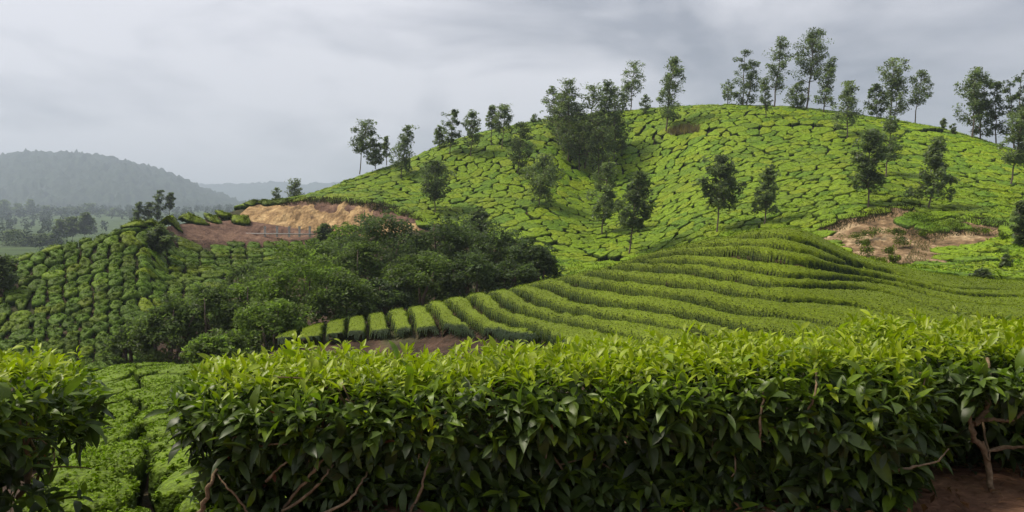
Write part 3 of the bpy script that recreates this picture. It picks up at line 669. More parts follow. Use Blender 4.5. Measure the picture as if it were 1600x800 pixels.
# ------------------------------------------------------------------ trees
def tree(name, label, px, pyb, pyt, hw, pycb, d=None, shape='oval', col=(0.05, 0.08, 0.03), n=1500, leaf=0.32, lean=0.0, stems=1, nc=22, cat='tree', group=None, dens=1.0, base_off=HB, spread=0.30, pale=0.0):
    if d is None: d = hit(px, pyb, 60, float(np.interp(px, PXG, np.exp(_l[:, 13]))))
    s = d / F; x = (px - 800) / F * d; zb = (400 - pyb) * s - 0.25
    H = (pyb - pyt) * s + 0.25; cb = (pyb - pycb) * s; Rw = hw * s * 1.34; n = int(n * 1.5); leaf = leaf * 1.1; b = np.array([x, d, zb])
    root = empty(name, b, label, cat, group)
    r = np.random.default_rng(int(px * 13 + pyt * 7)); A = Acc()
    cols = np.array(col); L = Acc(); CH = H - cb
    for st in range(stems):
        ph = r.uniform(0, 6.28); so_ = (0 if stems == 1 else Rw * 0.35) * np.array([math.cos(st * 2.4 + ph), math.sin(st * 2.4 + ph), 0])
        t = np.linspace(0, 1, 9); wob = np.cumsum(r.normal(size=(9, 2)) * H * 0.008, 0)
        hh = H * (1.0 if st == 0 else r.uniform(0.72, 0.95))
        tr = np.column_stack([wob[:, 0] + lean * s * t + so_[0] * (0.3 + t * 0.7), wob[:, 1] + so_[1] * (0.3 + t * 0.7), t * hh * 0.97]); r0 = max(0.07, H * 0.010)
        V, Q, T = tube(tr, r0 * (1 - 0.85 * t) + 0.012, 6); A.add(V, Q, T)
        m = max(5, int(nc / stems))
        for k in range(m):
            tt = (k + r.random()) / m; ph = k * 2.4 + r.uniform(-0.5, 0.5)
            if shape == 'cone': rr = (1 - tt) ** 0.75 * 0.95 + 0.08
            elif shape == 'oval': rr = math.sin(math.pi * min(1, 0.12 + 0.88 * tt)) ** 0.6 * 0.95 + 0.06
            elif shape == 'top': rr = math.sin(math.pi * min(1, 0.22 + 0.75 * tt ** 1.4)) ** 0.7 * 0.95 + 0.08
            else: rr = (0.55 + 0.45 * vnoise(np.array([tt * 4.0 + px]), np.array([0.5]))[0]) * (1.0 if tt < 0.75 else (1 - tt) * 3.2 + 0.2)
            z = cb + CH * tt * (hh / H); tz = np.array([np.interp(z, tr[:, 2], tr[:, 0]), np.interp(z, tr[:, 2], tr[:, 1]), z])
            out_ = rr * Rw * r.uniform(0.45, 1.0); dv = np.array([math.cos(ph), math.sin(ph), 0])
            z0 = max(cb * 0.75, z - out_ * r.uniform(0.25, 0.7)); a0 = np.array([np.interp(z0, tr[:, 2], tr[:, 0]), np.interp(z0, tr[:, 2], tr[:, 1]), z0])
            e1 = tz + dv * out_ * 0.8
            V, Q, T = tube([a0, (a0 + e1) / 2 + [0, 0, -0.04 * out_], e1], np.array([0.4, 0.28, 0.08]) * r0 + 0.012, 4); A.add(V, Q, T)
            nl = int(n / (m * stems) * r.uniform(0.5, 1.5) * dens); sub = r.integers(3, 6)
            for q in range(sub):
                f = r.uniform(0.35, 1.08); c0 = a0 + (e1 - a0) * f + r.normal(size=3) * Rw * 0.09; sz = Rw * spread * r.uniform(0.55, 1.05) * (1.15 - 0.35 * f)
                nn = max(4, nl // sub); off = r.normal(size=(nn, 3)); off = norm(off) * (r.random((nn, 1)) ** 0.45) * sz * [1, 1, 0.75]
                P = c0 + off; P[:, 2] = np.minimum(P[:, 2], H + 0.2)
                LV, LQ = leaf_quads(P, leaf * r.uniform(0.6, 1.35, nn), 1.3, 0.55, r)
                cc = cols * r.uniform(0.7, 1.35) * (0.75 + 0.5 * r.random((nn, 1))) + np.array([0.05, 0.06, 0.03]) * pale
                L.add(LV, LQ, None, np.repeat(cc, 4, 0))
    link('trunk', A.mesh('trunk', M_BARK), root); link('crown', L.mesh('crown', M_TREE, 'tint', False), root)
    return root
DK, MDg, LT = (0.115, 0.142, 0.090), (0.150, 0.182, 0.112), (0.17, 0.20, 0.125)
TR = [
# px, base, top, halfw, crown bottom, kw, label
(561,270,189,20,230,dict(shape='oval',lean=9,col=DK),'tall bare-stemmed tree alone on the lower skyline, leaning a little'),
(586,262,218,18,252,dict(shape='oval',col=MDg),'bushy tree right beside the tall bare-stemmed one on the lower skyline'),
(604,256,214,9,240,dict(shape='cone',col=MDg,n=600),'slim small tree between the bushy tree and the pointed tree on the lower skyline'),
(625,276,197,20,258,dict(shape='cone',lean=12,col=DK),'pointed tree with drooping lower limbs on the lower skyline'),
(686,232,196,12,222,dict(shape='cone',col=MDg,n=900),'small tree tucked against the left side of a taller dark one'),
(702,241,172,16,222,dict(shape='oval',lean=6,col=DK),'dark full-crowned tree halfway up the skyline'),
(735,244,174,17,222,dict(shape='oval',lean=7,col=MDg),'tree just uphill of the dark full-crowned one'),
(766,228,166,12,198,dict(shape='top',col=MDg,n=900),'thin tree touching the left side of the broad airy crown'),
(783,233,163,19,200,dict(shape='top',lean=7,col=MDg),'broad airy crown on a thin stem halfway up the skyline'),
(808,271,194,19,250,dict(shape='oval',lean=6,col=DK),'very dark oval tree below the skyline on the bright flank'),
(680,333,255,26,303,dict(shape='oval',col=DK,n=2000),'round dark tree low on the bright flank above the thicket'),
(842,321,243,27,300,dict(shape='oval',lean=6,col=MDg,n=2000),'round tree on a pale thin stem in the middle of the flank'),
(836,192,180,9,190,dict(shape='oval',col=MDg,n=300,nc=10),'tiny round shrub alone on the skyline'),
(750,372,330,17,358,dict(shape='oval',col=DK,n=900,d=80),'small round treetop rising out of the thicket below the hill'),
(940,366,258,24,335,dict(shape='oval',lean=8,col=MDg,n=2200),'left one of the two trees standing close in the fold of the hill'),
(984,397,272,26,350,dict(shape='oval',lean=16,col=DK,n=2400),'taller right one of the two trees standing close in the fold of the hill'),
(1121,364,245,29,312,dict(shape='oval',lean=12,col=DK,n=2400),'dark round tree behind the top of the knoll'),
(1193,352,262,20,322,dict(shape='cone',lean=8,col=MDg,n=1400),'narrow thin tree right of the round tree behind the knoll'),
(1356,323,205,27,290,dict(shape='irr',lean=8,col=DK,n=2200,pale=0.15),'brownish thin-crowned tree above the earth scar'),
(1383,275,185,20,245,dict(shape='oval',lean=6,col=MDg,n=1300),'tree whose top shows just behind the brownish one above the scar'),
(1449,326,218,25,298,dict(shape='cone',lean=14,col=MDg,n=1700),'pointed tree with two thin stems at the top edge of the scar'),
(1578,289,172,30,248,dict(shape='oval',lean=14,col=MDg,n=2200),'tree with a clear brown stem at the far end of the hill face'),
(1597,410,318,24,372,dict(shape='irr',col=MDg,n=1800,d=58),'leafy tree beside the flat below the scar, cut by the picture edge'),
(1572,428,398,11,418,dict(shape='irr',col=MDg,n=400,d=46,leaf=0.2),'sapling on the flat below the scar'),
(1137,164,127,12,152,dict(shape='oval',col=LT,n=500),'small pale lollipop tree on the summit'),
(1163,165,80,23,158,dict(shape='irr',lean=6,col=DK,n=2600,stems=2,pale=0.1),'twin-stemmed dense dark tree on the summit leafy to the ground'),
(1197,185,122,13,166,dict(shape='irr',col=MDg,n=800),'small thin tree in front of the summit trees'),
(1210,167,60,23,132,dict(shape='irr',lean=7,col=MDg,n=2000),'tall thin tree with a straight dark stem between two darker ones on the summit'),
(1245,170,132,21,164,dict(shape='oval',col=MDg,n=1000),'low spreading bush between the two tallest summit trees'),
(1260,171,48,30,120,dict(shape='oval',lean=12,col=DK,n=3000,nc=30),'tallest and darkest tree on the summit'),
(1287,176,92,20,160,dict(shape='cone',lean=14,col=MDg,n=1700),'leaning tree just right of the tallest summit tree'),
(1324,213,128,26,188,dict(shape='cone',lean=5,col=LT,n=1500,pale=0.2),'pale loose-crowned tree standing lower than the summit line'),
(1371,185,133,16,175,dict(shape='oval',col=DK,n=1300),'short dark tree at the left of the three on the right brow'),
(1389,186,92,23,130,dict(shape='top',lean=6,col=LT,n=1500),'tallest pale tree of the three on the right brow'),
(1398,188,122,22,174,dict(shape='oval',lean=4,col=MDg,n=1500),'full green tree in front of the tallest on the right brow'),
(1429,191,112,20,160,dict(shape='oval',lean=9,col=MDg,n=1300),'tidy round tree on a clean stem at the end of the right brow'),
(1474,202,186,9,200,dict(shape='irr',col=LT,n=260,nc=8),'wispy shrub where the right brow starts to drop'),
(1490,208,194,7,206,dict(shape='irr',col=MDg,n=200,nc=8),'smaller wispy shrub just down the brow'),
(1519,216,107,28,180,dict(shape='irr',lean=7,col=MDg,n=2200),'tallest tree of the clump on the falling right skyline'),
(1532,218,118,24,205,dict(shape='oval',lean=8,col=DK,n=2000),'dark tree in the middle of the clump on the falling right skyline'),
(1556,222,130,20,204,dict(shape='irr',lean=4,col=DK,n=1600),'dark rear tree of the clump on the falling right skyline'),
(1586,228,112,20,212,dict(shape='irr',col=DK,n=1800,stems=2),'dark double-topped tree at the outer end of the skyline clump'),
(1612,236,135,22,218,dict(shape='oval',col=MDg,n=1500),'last tree of the skyline clump, cut by the picture edge'),
(872,224,137,18,200,dict(shape='irr',lean=-6,col=DK,n=1500),'outermost tree of the dark hillside clump, stem showing'),
(890,252,125,24,215,dict(shape='irr',lean=4,col=MDg,n=2600),'tallest tree on the near side of the dark hillside clump'),
(913,262,130,24,215,dict(shape='irr',lean=10,col=MDg,n=2400),'full tree in the middle of the dark hillside clump'),
(940,258,127,16,205,dict(shape='cone',lean=10,col=DK,n=1800),'pointed tree at the top right of the dark hillside clump'),
(905,266,180,28,230,dict(shape='oval',col=DK,n=2400),'lower front tree of the dark hillside clump'),
(936,280,178,28,238,dict(shape='irr',col=DK,n=2400),'lowest tree of the dark hillside clump, bare stems below'),
(962,236,138,18,200,dict(shape='irr',col=MDg,n=1500,nc=26),'slender tree at the far right edge of the dark hillside clump'),
(880,236,150,20,200,dict(shape='oval',col=MDg,n=1500,nc=26),'round tree between the outermost and the tallest of the dark hillside clump'),
(962,248,180,20,228,dict(shape='oval',col=DK,n=1700),'right flank tree of the dark hillside clump'),
(986,172,96,21,140,dict(shape='top',lean=8,col=MDg,n=1500),'slanting airy tree on the skyline right of the clump'),
(978,172,127,13,160,dict(shape='irr',col=LT,n=500,pale=0.5),'pale half-bare tree behind the slanting airy one'),
(972,174,146,9,168,dict(shape='cone',col=DK,n=500),'small dark cone of a tree at the foot of the slanting one'),
(1040,206,90,25,180,dict(shape='irr',lean=8,col=MDg,n=3000,nc=30),'big shaggy tree standing at the end of the hill path'),
(1008,178,150,10,172,dict(shape='oval',col=MDg,n=500),'small tree left of the big shaggy one on the skyline'),
]
for px, pyb, pyt, hw, cb, kw, lab in TR:
    if pyb > 262 and px < 1500 and 'clump' not in lab: hw *= 1.2; kw['n'] = int(kw.get('n', 1500) * 1.2)
    if 'dark hillside clump' in lab: hw *= 1.32; cb = pyb - (pyb - cb) * 0.8; kw['n'] = int(kw['n'] * 1.1); kw['nc'] = 34; kw['spread'] = 0.25
    crest = float(np.interp(px, PXG, np.exp(_l[:, 13])))
    if 'd' not in kw:
        d = hit(px, pyb, 60, crest); kw['d'] = min(d, crest + 1)
    tree('silver_oak', lab, px, pyb, pyt, hw, cb, group='trees on the big hill', **kw)
def thicket(name, label, px, pyb, pyt, hw, d, col, n, leaf=0.24, nc=60, group=None, squash=1.0):
    s = d / F; x = (px - 800) / F * d; H = (pyb - pyt) * s; Rw = hw * s; b = np.array([x, d, (400 - pyb) * s]); root = empty(name, b, label, 'tree', group)
    r = np.random.default_rng(int(px * 7 + pyt * 3)); A = Acc(); L = Acc(); cols = np.array(col)
    for k in range(4):
        e1 = np.array([r.normal() * Rw * 0.3, r.normal() * Rw * 0.3, H * r.uniform(0.6, 0.85)]); m = e1 * 0.5 + r.normal(size=3) * 0.15; m[2] = e1[2] * 0.5
        V, Q, T = tube([np.array([0, 0, -0.3]) + r.normal(size=3) * [0.12, 0.12, 0], m, e1], [0.13, 0.09, 0.03], 6); A.add(V, Q, T)
    c0 = np.array([0, 0, H * 0.48]); ax = np.array([Rw, Rw * 0.85, H * 0.52]) * 0.86
    for k in range(nc):
        dv = norm(r.normal(size=3)); dv[2] = abs(dv[2]) if r.random() < 0.5 else dv[2]
        rr = r.uniform(0.45, 1.02) ** 0.6 * (0.86 + 0.28 * r.random()); c = c0 + dv * ax * rr
        sz = Rw * r.uniform(0.12, 0.26); nn = int(n / nc * (sz / (0.22 * Rw)) ** 1.3); off = norm(r.normal(size=(nn, 3)) + [0, 0, 0.3]) * (r.random((nn, 1)) ** 0.35) * sz * [1.15, 1.15, 0.72]
        LV, LQ = leaf_quads(c + off, leaf * r.uniform(0.6, 1.3, nn), 0.55, 0.5, r)
        cc = cols * r.uniform(0.65, 1.4) * (0.7 + 0.6 * r.random((nn, 1))); L.add(LV, LQ, None, np.repeat(cc, 4, 0))
    link('trunk', A.mesh('trunk', M_BARK), root); link('crown', L.mesh('crown', M_TREE, 'tint', False), root)
# beyond the near slopes
tree('hill_tree', 'smaller hazy tree behind the brow of the ochre cut', 432, 330, 293, 10, 318, d=150, shape='irr', col=MDg, n=700)
tree('hill_tree', 'larger hazy round tree behind the brow of the ochre cut', 461, 325, 281, 18, 312, d=150, shape='oval', col=MDg, n=1300)
for px, b, t, hw, cb, lab in [(214,362,317,11,344,'thin left tree of the broken group behind the left brow'),(229,360,316,9,350,'slim second tree of the broken group behind the left brow'),(246,360,299,12,338,'tallest tree of the broken group behind the left brow'),(263,352,302,9,322,'leaning right tree of the broken group behind the left brow')]:
    tree('brow_tree', lab, px, b + 8, t, hw, cb, d=210, shape='irr', col=DK, n=800, leaf=0.55, group='broken trees behind the left brow', lean=4)
for px, b, t, hw, cb, lab in [(95,385,344,13,366,'left tree of the three standing together beyond the left slope'),(114,384,340,13,364,'middle tree of the three standing together beyond the left slope'),(133,382,333,13,360,'right and tallest tree of the three standing together beyond the left slope'),
      (22,412,360,24,392,'broad tree at the edge just beyond the left slope'),(62,404,366,20,388,'rounded tree just beyond the left slope'),(48,408,372,14,392,'smaller tree between the two rounded ones just beyond the left slope'),(84,396,366,14,384,'low tree leading up to the three beyond the left slope')]:
    tree('valley_edge_tree', lab, px, b, t, hw, cb, d=480, shape='oval', col=DK, n=2000, leaf=1.3, group='trees just beyond the left slope', spread=0.36)
far = [(8,352,313,15),(30,356,318,12),(48,352,312,12),(70,356,322,10),(88,360,326,9),(104,358,324,12),(122,358,324,10),(140,357,318,13),(160,362,328,9),(178,360,326,11),(198,364,333,10),(12,364,332,16),(60,366,336,16),(150,366,338,14),(186,368,342,12)]
for i, (px, b, t, hw) in enumerate(far):
    tree('far_tree', 'hazy grey tree in the far wood across the valley', px, b + 4, t, hw, t + (b - t) * 0.62, d=1350 + 40 * (i % 3), shape='irr' if i % 2 else 'oval', col=DK, n=900, leaf=3.6, nc=14, group='trees of the far wood')
r = np.random.default_rng(5); A = Acc()
for k in range(620):
    px = r.uniform(-160, 420); d = r.uniform(1050, 1750) if k % 3 else r.uniform(300, 1000)
    if d < 620 and px > 110: continue
    if d < 1000 and (px > 150 and r.random() < 0.7): continue
    x = (px - 800) / F * d; z = float(cz(x, d)); hh = r.uniform(9, 19) * (1 if d > 1000 else 0.8 if d > 620 else 0.6); nn = 46
    off = norm(r.normal(size=(nn, 3))) * (r.random((nn, 1)) ** 0.4) * [hh * 0.36, hh * 0.36, hh * 0.42]
    LV, LQ = leaf_quads(np.array([x, d, z + hh * 0.55]) + off, r.uniform(1.8, 4.2, nn) * min(1, d / 900), 0.4, 0.6, r); cc = np.array([0.045, 0.065, 0.034]) * r.uniform(0.6, 1.5) * (0.7 + 0.6 * r.random((nn, 1)))
    A.add(LV, LQ, None, np.repeat(cc, 4, 0))
tag(link('far_wood', A.mesh('far_wood', M_FAR, 'tint', False)), 'hazy woodland filling the valley below the far ridge', kind='stuff')
# slope shrubs on the left slope
for px, b, t, hw, lab in [(249,392,355,21,'dark bushy tree near the top of the shaded slope'),(6,452,402,22,'dark bush cut by the picture edge on the shaded slope'),(507,372,352,13,'small dark flat-topped tree in front of the ochre cut'),(1403,440,424,0,''),(1535,438,426,17,'round dull shrub on the flat beside the knoll')]:
    if not lab: continue
    d = hit(px, b, 36, 108); tree('shrub', lab, px, b, t, hw, t + (b - t) * 0.8, d=d, shape='oval', col=DK, n=1300, leaf=0.016 * d ** 0.6 + 0.1, nc=22, spread=0.42)
# thicket in the valley: separate trees
VG, VD, VL = (0.11, 0.150, 0.056), (0.080, 0.110, 0.056), (0.14, 0.195, 0.052)
TH = [(600,500,338,72,470,57,VD,9000,'largest dark tree of the thicket, nearest the ochre cut'),(690,495,334,66,465,60,VD,9000,'tallest dark tree of the thicket below the hill'),(775,480,358,56,455,58,VD,7000,'dark tree on the downhill side of the thicket'),(828,470,376,42,448,56,VD,5000,'outermost dark tree of the thicket beside the small tea patch'),
      (655,505,398,64,485,52,VG,7500,'round dark tree in the front of the thicket over the knoll spur'),(735,490,400,50,470,51,VD,5500,'low dark tree at the front of the thicket behind the knoll'),(560,520,372,50,490,54,VG,6500,'tree joining the light and the dark halves of the thicket'),
      (470,560,384,78,520,50,VL,9500,'big light green leafy tree at the left of the thicket'),(395,575,432,58,545,48,VL,6500,'light green tree sloping down in front of the thicket'),(530,550,430,56,520,48,VG,6500,'mid green tree behind the first tea row ends'),
      (330,585,440,48,560,46,VG,5000,'greyish shrubby tree left of the light green one'),(262,590,470,54,572,45,VG,5500,'grey green shrub over the gap in the hedges'),(205,592,502,40,575,46,VG,3500,'lowest shrub of the thicket above the gap tea'),(425,570,470,60,552,45,VL,6000,'fresh green shrub just behind the near hedge'),
      (545,400,356,34,385,80,VL,2500,'light shrubby tree at the foot of the ochre cut'),(340,600,520,50,580,36,VL,3500,'low leafy shrub behind the end of the near hedge'),(640,470,372,50,455,62,VD,5000,'dark tree filling the heart of the thicket'),(385,520,410,42,500,58,VG,4000,'grey green tree at the back of the light half of the thicket'),(300,560,466,36,540,52,VG,3500,'narrow grey green shrub between two wider ones over the slope'),(842,478,388,34,455,55,VD,3500,'rounded dark tree ending the thicket at its right tip'),(725,470,352,44,455,63,VD,4000,'dark tree behind the tallest one of the thicket'),(500,470,376,42,450,62,VG,4000,'mid green tree at the back between the light and dark halves'),(600,520,440,46,500,50,VD,4500,'dark low tree right above the short tea rows'),(800,470,412,40,455,53,VD,3500,'low dark shrub at the lower right of the thicket')]
for px, b, t, hw, cb, d, col, n, lab in TH:
    t -= 8 if n < 5600 else 12
    thicket('thicket_tree', lab, px, b, t, hw * 1.1, d, col, int(n * 1.3), 0.25 if n > 3000 else 0.3, 110, group='trees of the valley thicket')

# ------------------------------------------------------------------ near hedges
def leaf_template(bend, fold, nseg=4):
    t = np.linspace(0, 1, nseg + 1); w = np.array([0.02, 0.13, 0.185, 0.175, 0.105, 0.0])[:nseg + 1] if nseg == 5 else np.interp(t, [0, 0.2, 0.42, 0.62, 0.82, 1], [0.02, 0.13, 0.185, 0.175, 0.1, 0.0])
    ang = bend * t; y = np.concatenate([[0], np.cumsum(np.cos((ang[1:] + ang[:-1]) / 2)) / nseg]); z = -np.concatenate([[0], np.cumsum(np.sin((ang[1:] + ang[:-1]) / 2)) / nseg])
    V = []
    for i in range(nseg + 1):
        V += [(-w[i], y[i], z[i] + fold * w[i]), (0, y[i], z[i]), (w[i], y[i], z[i] + fold * w[i])]
    Fq = []
    for i in range(nseg):
        a = i * 3; Fq += [(a, a + 1, a + 4, a + 3), (a + 1, a + 2, a + 5, a + 4)]
    return np.array(V), np.array(Fq)
TEMPL = [leaf_template(b, f) for b, f in [(0.3, 0.35), (0.7, 0.3), (1.1, 0.25), (0.1, 0.5), (1.5, 0.2), (0.5, 0.6)]] + [leaf_template(0.9, 0.3, 2)]
def frames(dirs, ups):
    y = norm(dirs); x = norm(np.cross(y, ups)); z = np.cross(x, y)
    return x, y, z
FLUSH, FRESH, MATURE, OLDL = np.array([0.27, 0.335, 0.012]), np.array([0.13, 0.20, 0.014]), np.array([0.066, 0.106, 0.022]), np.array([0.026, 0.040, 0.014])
def hedge(name, label, x0, x1, cy, r, ztop, zbot, n_top, n_side, n_in, n_single, seed, bare=None, shoulder=0.16, zt_fn=None, stems=24, leafk=1.0, sparse=None):
    rg = np.random.default_rng(seed); root = empty(name, ((x0 + x1) / 2, cy, -1.0), label, 'hedge'); base = np.array(root.location)
    def surf(n):
        Lf = x1 - x0; per = 2 * Lf + 2 * math.pi * r; u = rg.random(n) * per
        X_ = np.zeros(n); Y_ = np.zeros(n); nx = np.zeros(n); ny = np.zeros(n)
        back = rg.random(n) < 0.0
        a = u < Lf; X_[a] = x0 + u[a]; Y_[a] = cy; ny[a] = -1
        b = (u >= Lf) & (u < 2 * Lf); X_[b] = x0 + u[b] - Lf; Y_[b] = cy; ny[b] = 1
        c = u >= 2 * Lf; th = (u[c] - 2 * Lf) / r; th2 = th % (2 * math.pi)
        nx[c] = np.cos(th2); ny[c] = np.sin(th2); X_[c] = np.where(nx[c] > 0, x1, x0); Y_[c] = cy
        keep = (ny < 0.3) | (rg.random(n) < 0.4)
        return X_[keep], Y_[keep], nx[keep], ny[keep]
    def top_z(X_, Y_): return ztop + (fbm(X_ * 1.6, Y_ * 1.6, seed + 3, 3) * 0.10) + (zt_fn(X_) if zt_fn else 0)
    P = []; AX = []; K = []                                            # shoots: point, axis, age 0 young..1 old
    # table of the hedge
    m = n_top; X_ = rg.uniform(x0 - r, x1 + r, m * 2); Y_ = rg.uniform(cy - r, cy + r, m * 2)
    ex = np.maximum(np.maximum(x0 - X_, X_ - x1), 0); dd = np.hypot(ex, Y_ - cy); k = dd < r; X_, Y_, dd = X_[k][:m], Y_[k][:m], dd[k][:m]
    zz = top_z(X_, Y_) - shoulder * np.clip((dd / r - 0.72) / 0.28, 0, 1) ** 2 - rg.exponential(0.028, len(X_)) + (rg.random(len(X_)) < 0.09) * rg.uniform(0.02, 0.085, len(X_))
    P.append(np.column_stack([X_, Y_, zz])); ox = np.where(X_ < x0, X_ - x0, np.where(X_ > x1, X_ - x1, 0)); o2 = np.column_stack([ox, Y_ - cy, np.zeros(len(X_))]) / r
    AX.append(norm(np.array([0, 0, 1.0]) + rg.normal(size=(len(X_), 3)) * 0.38 + o2 * 0.5 * (dd / r)[:, None] ** 3)); K.append(np.clip((top_z(X_, Y_) - zz) / 0.18 - 0.1, 0, 1) + rg.normal(size=len(X_)) * 0.08)
    # sides
    X_, Y_, nx, ny = surf(n_side); n = len(X_); h = rg.random(n) ** 0.9; dep = rg.exponential(0.075, n); zt = top_z(X_, Y_) - shoulder
    rr = r * (0.9 + 0.1 * np.sin(np.clip(h * 1.7, 0, 1.57))) + fbm(X_ * 2.4 + nx, h * 2.2, seed + 8, 3) * 0.22 - dep
    zz = zbot + (zt - zbot + 0.05) * h
    if sparse is not None:
        sv = sparse(X_) * np.clip((0.72 - h) / 0.25, 0, 1) * np.clip(0.85 + 1.8 * fbm(X_ * 3.1, h * 3.0, seed + 40, 3), 0, 1) * 1.3
        rr = rr - 0.22 * np.clip(sv, 0, 1) * rg.random(n); kp_ = rg.random(n) > sv * 0.88
        X_, Y_, nx, ny, h, dep, zt, rr, zz = [a[kp_] for a in (X_, Y_, nx, ny, h, dep, zt, rr, zz)]; n = len(X_)
    if bare: rr = np.where(h < bare[0], rr - rg.uniform(bare[1], bare[2], n), rr)
    P.append(np.column_stack([X_ + nx * rr, Y_ + ny * rr, zz])); nv = np.column_stack([nx, ny, np.zeros(n)])
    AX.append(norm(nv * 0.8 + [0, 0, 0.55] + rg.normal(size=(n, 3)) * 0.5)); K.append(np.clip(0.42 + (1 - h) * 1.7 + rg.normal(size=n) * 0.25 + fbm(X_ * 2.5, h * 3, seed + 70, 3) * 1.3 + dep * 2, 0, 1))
    # inside
    X_ = rg.uniform(x0 - r * 0.6, x1 + r * 0.6, n_in); Y_ = rg.uniform(cy - r * 0.35, cy + r * 0.9, n_in); zz = rg.uniform(-1.03, ztop - 0.12, n_in)
    if bare: q = (zz > ztop - 0.2) | (Y_ > cy + 0.1); X_, Y_, zz = X_[q], Y_[q], zz[q]
    if sparse is not None: q = (Y_ > cy + 0.05) | (rg.random(len(X_)) > sparse(X_) * 0.35) | (zz > ztop - 0.2) | (zz < -0.86); X_, Y_, zz = X_[q], Y_[q], zz[q]
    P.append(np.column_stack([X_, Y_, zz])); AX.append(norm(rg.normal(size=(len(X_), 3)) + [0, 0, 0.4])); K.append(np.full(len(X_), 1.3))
    m = int(300 * (x1 - x0 + 1)); X_ = rg.uniform(x0 - r * 0.6, x1 + r * 0.6, m); ex = np.maximum(np.maximum(x0 - X_, X_ - x1), 0); ry = np.sqrt(np.maximum(r * r - ex * ex, 0.01))
    if bare: m = int(m * 1.2); X_ = rg.uniform(x0 - r * 0.9, x1 + r * 0.6, m); P.append(np.column_stack([X_, cy + rg.uniform(-0.25, 0.75, m), rg.uniform(-1.06, -0.7, m)])); AX.append(norm(rg.normal(size=(m, 3)) * 0.8 + [0, -0.4, 0.4])); K.append(np.full(m, 1.3))
    else: P.append(np.column_stack([X_, cy - ry * rg.uniform(0.3, 0.9, m), rg.uniform(-1.12, -0.84, m)])); AX.append(norm(rg.normal(size=(m, 3)) * 0.6 + [0, -0.6, 0.5])); K.append(rg.uniform(0.85, 1.2, m))
    P = np.vstack(P); AX = np.vstack(AX); K = np.concatenate(K)
    # leaves round each shoot
    nl = rg.integers(4, 7, len(P)); idx = np.repeat(np.arange(len(P)), nl); j = np.concatenate([np.arange(a) for a in nl]); n = len(idx)
    ax = AX[idx]; age = K[idx]; ref = norm(rg.normal(size=(len(P), 3)))[idx]; u = norm(np.cross(ax, ref)); v = np.cross(ax, u)
    th = j * 2.4 + rg.uniform(0, 0.6, n); inc = np.radians(np.clip(22 + j * 13 + rg.normal(size=n) * 9, 10, 100)) * (0.85 + 0.3 * np.clip(age, 0, 1))
    rad = u * np.cos(th)[:, None] + v * np.sin(th)[:, None]; d = ax * np.cos(inc)[:, None] + rad * np.sin(inc)[:, None]
    d[:, 2] -= 0.35 * np.clip(age, 0, 1) * rg.random(n) + 0.05
    pos = P[idx] - ax * (j * 0.011)[:, None]
    Ln = np.where(age < 0.45, rg.uniform(0.04, 0.085, n), rg.uniform(0.05, 0.125, n)) * (0.72 + 0.09 * np.minimum(j, 4)) * leafk
    Ln = Ln * rg.uniform(0.72, 1.3, n); upv = norm(ax * 0.7 + [0, 0, 0.6] + rg.normal(size=(n, 3)) * 0.25); x, y, z = frames(d, upv)
    # colour by age of the leaf
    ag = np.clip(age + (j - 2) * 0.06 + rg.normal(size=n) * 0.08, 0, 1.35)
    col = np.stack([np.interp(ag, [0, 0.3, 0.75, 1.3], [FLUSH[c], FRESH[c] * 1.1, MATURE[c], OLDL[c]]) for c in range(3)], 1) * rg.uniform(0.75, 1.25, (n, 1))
    sp = (rg.random(n) < 0.17) & (ag > 0.5) & (ag < 1.2); col[sp] = FRESH * rg.uniform(0.6, 1.0, (sp.sum(), 1))
    dead = (rg.random(n) < 0.004) & (ag > 0.6); col[dead] = np.array([0.17, 0.06, 0.025]); Ln = np.where(dead, Ln * 0.55, Ln)
    tp_ = rg.integers(0, len(TEMPL) - 1, n); tp_[(age > 1.25) | (pos[:, 1] > cy + 0.15 * r) & (pos[:, 2] < ztop - 0.12)] = len(TEMPL) - 1
    # the leaves that stand out most become parts of their own
    front = (pos[:, 1] < cy) & (Ln > 0.05); sc = Ln * np.abs(z[:, 1]) * np.where(front, 1, 0) + 0.03 * (cy - pos[:, 1]) * front + 0.02 * rg.random(n)
    infr = np.abs(pos[:, 0] / pos[:, 1]) < 0.64; sc = np.where(infr, sc, -1); pick = np.argsort(-sc)[:n_single]; ism = np.zeros(n, bool); ism[pick] = True
    A = Acc()
    for t, (TV, TF) in enumerate(TEMPL):
        k = np.where((tp_ == t) & ~ism)[0]
        if not len(k): continue
        s = Ln[k][:, None, None]; wv = rg.uniform(0.72, 1.1, len(k))[:, None, None]
        V = pos[k][:, None] + s * (TV[None, :, 0:1] * x[k][:, None] * wv + TV[None, :, 1:2] * y[k][:, None] + TV[None, :, 2:3] * z[k][:, None])
        m = len(TV); Q = (np.arange(len(k)) * m)[:, None, None] + TF[None]
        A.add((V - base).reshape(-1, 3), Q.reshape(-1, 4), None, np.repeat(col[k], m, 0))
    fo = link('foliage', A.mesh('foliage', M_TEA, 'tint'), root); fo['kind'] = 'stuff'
    for k in pick:
        TV, TF = TEMPL[tp_[k]]; V = Ln[k] * (TV[:, 0:1] * x[k] + TV[:, 1:2] * y[k] + TV[:, 2:3] * z[k])
        link('leaf', mesh_np('leaf', V, [TF], M_TEA, {'tint': np.repeat(col[k][None], len(TV), 0)}), root, pos[k] - base)
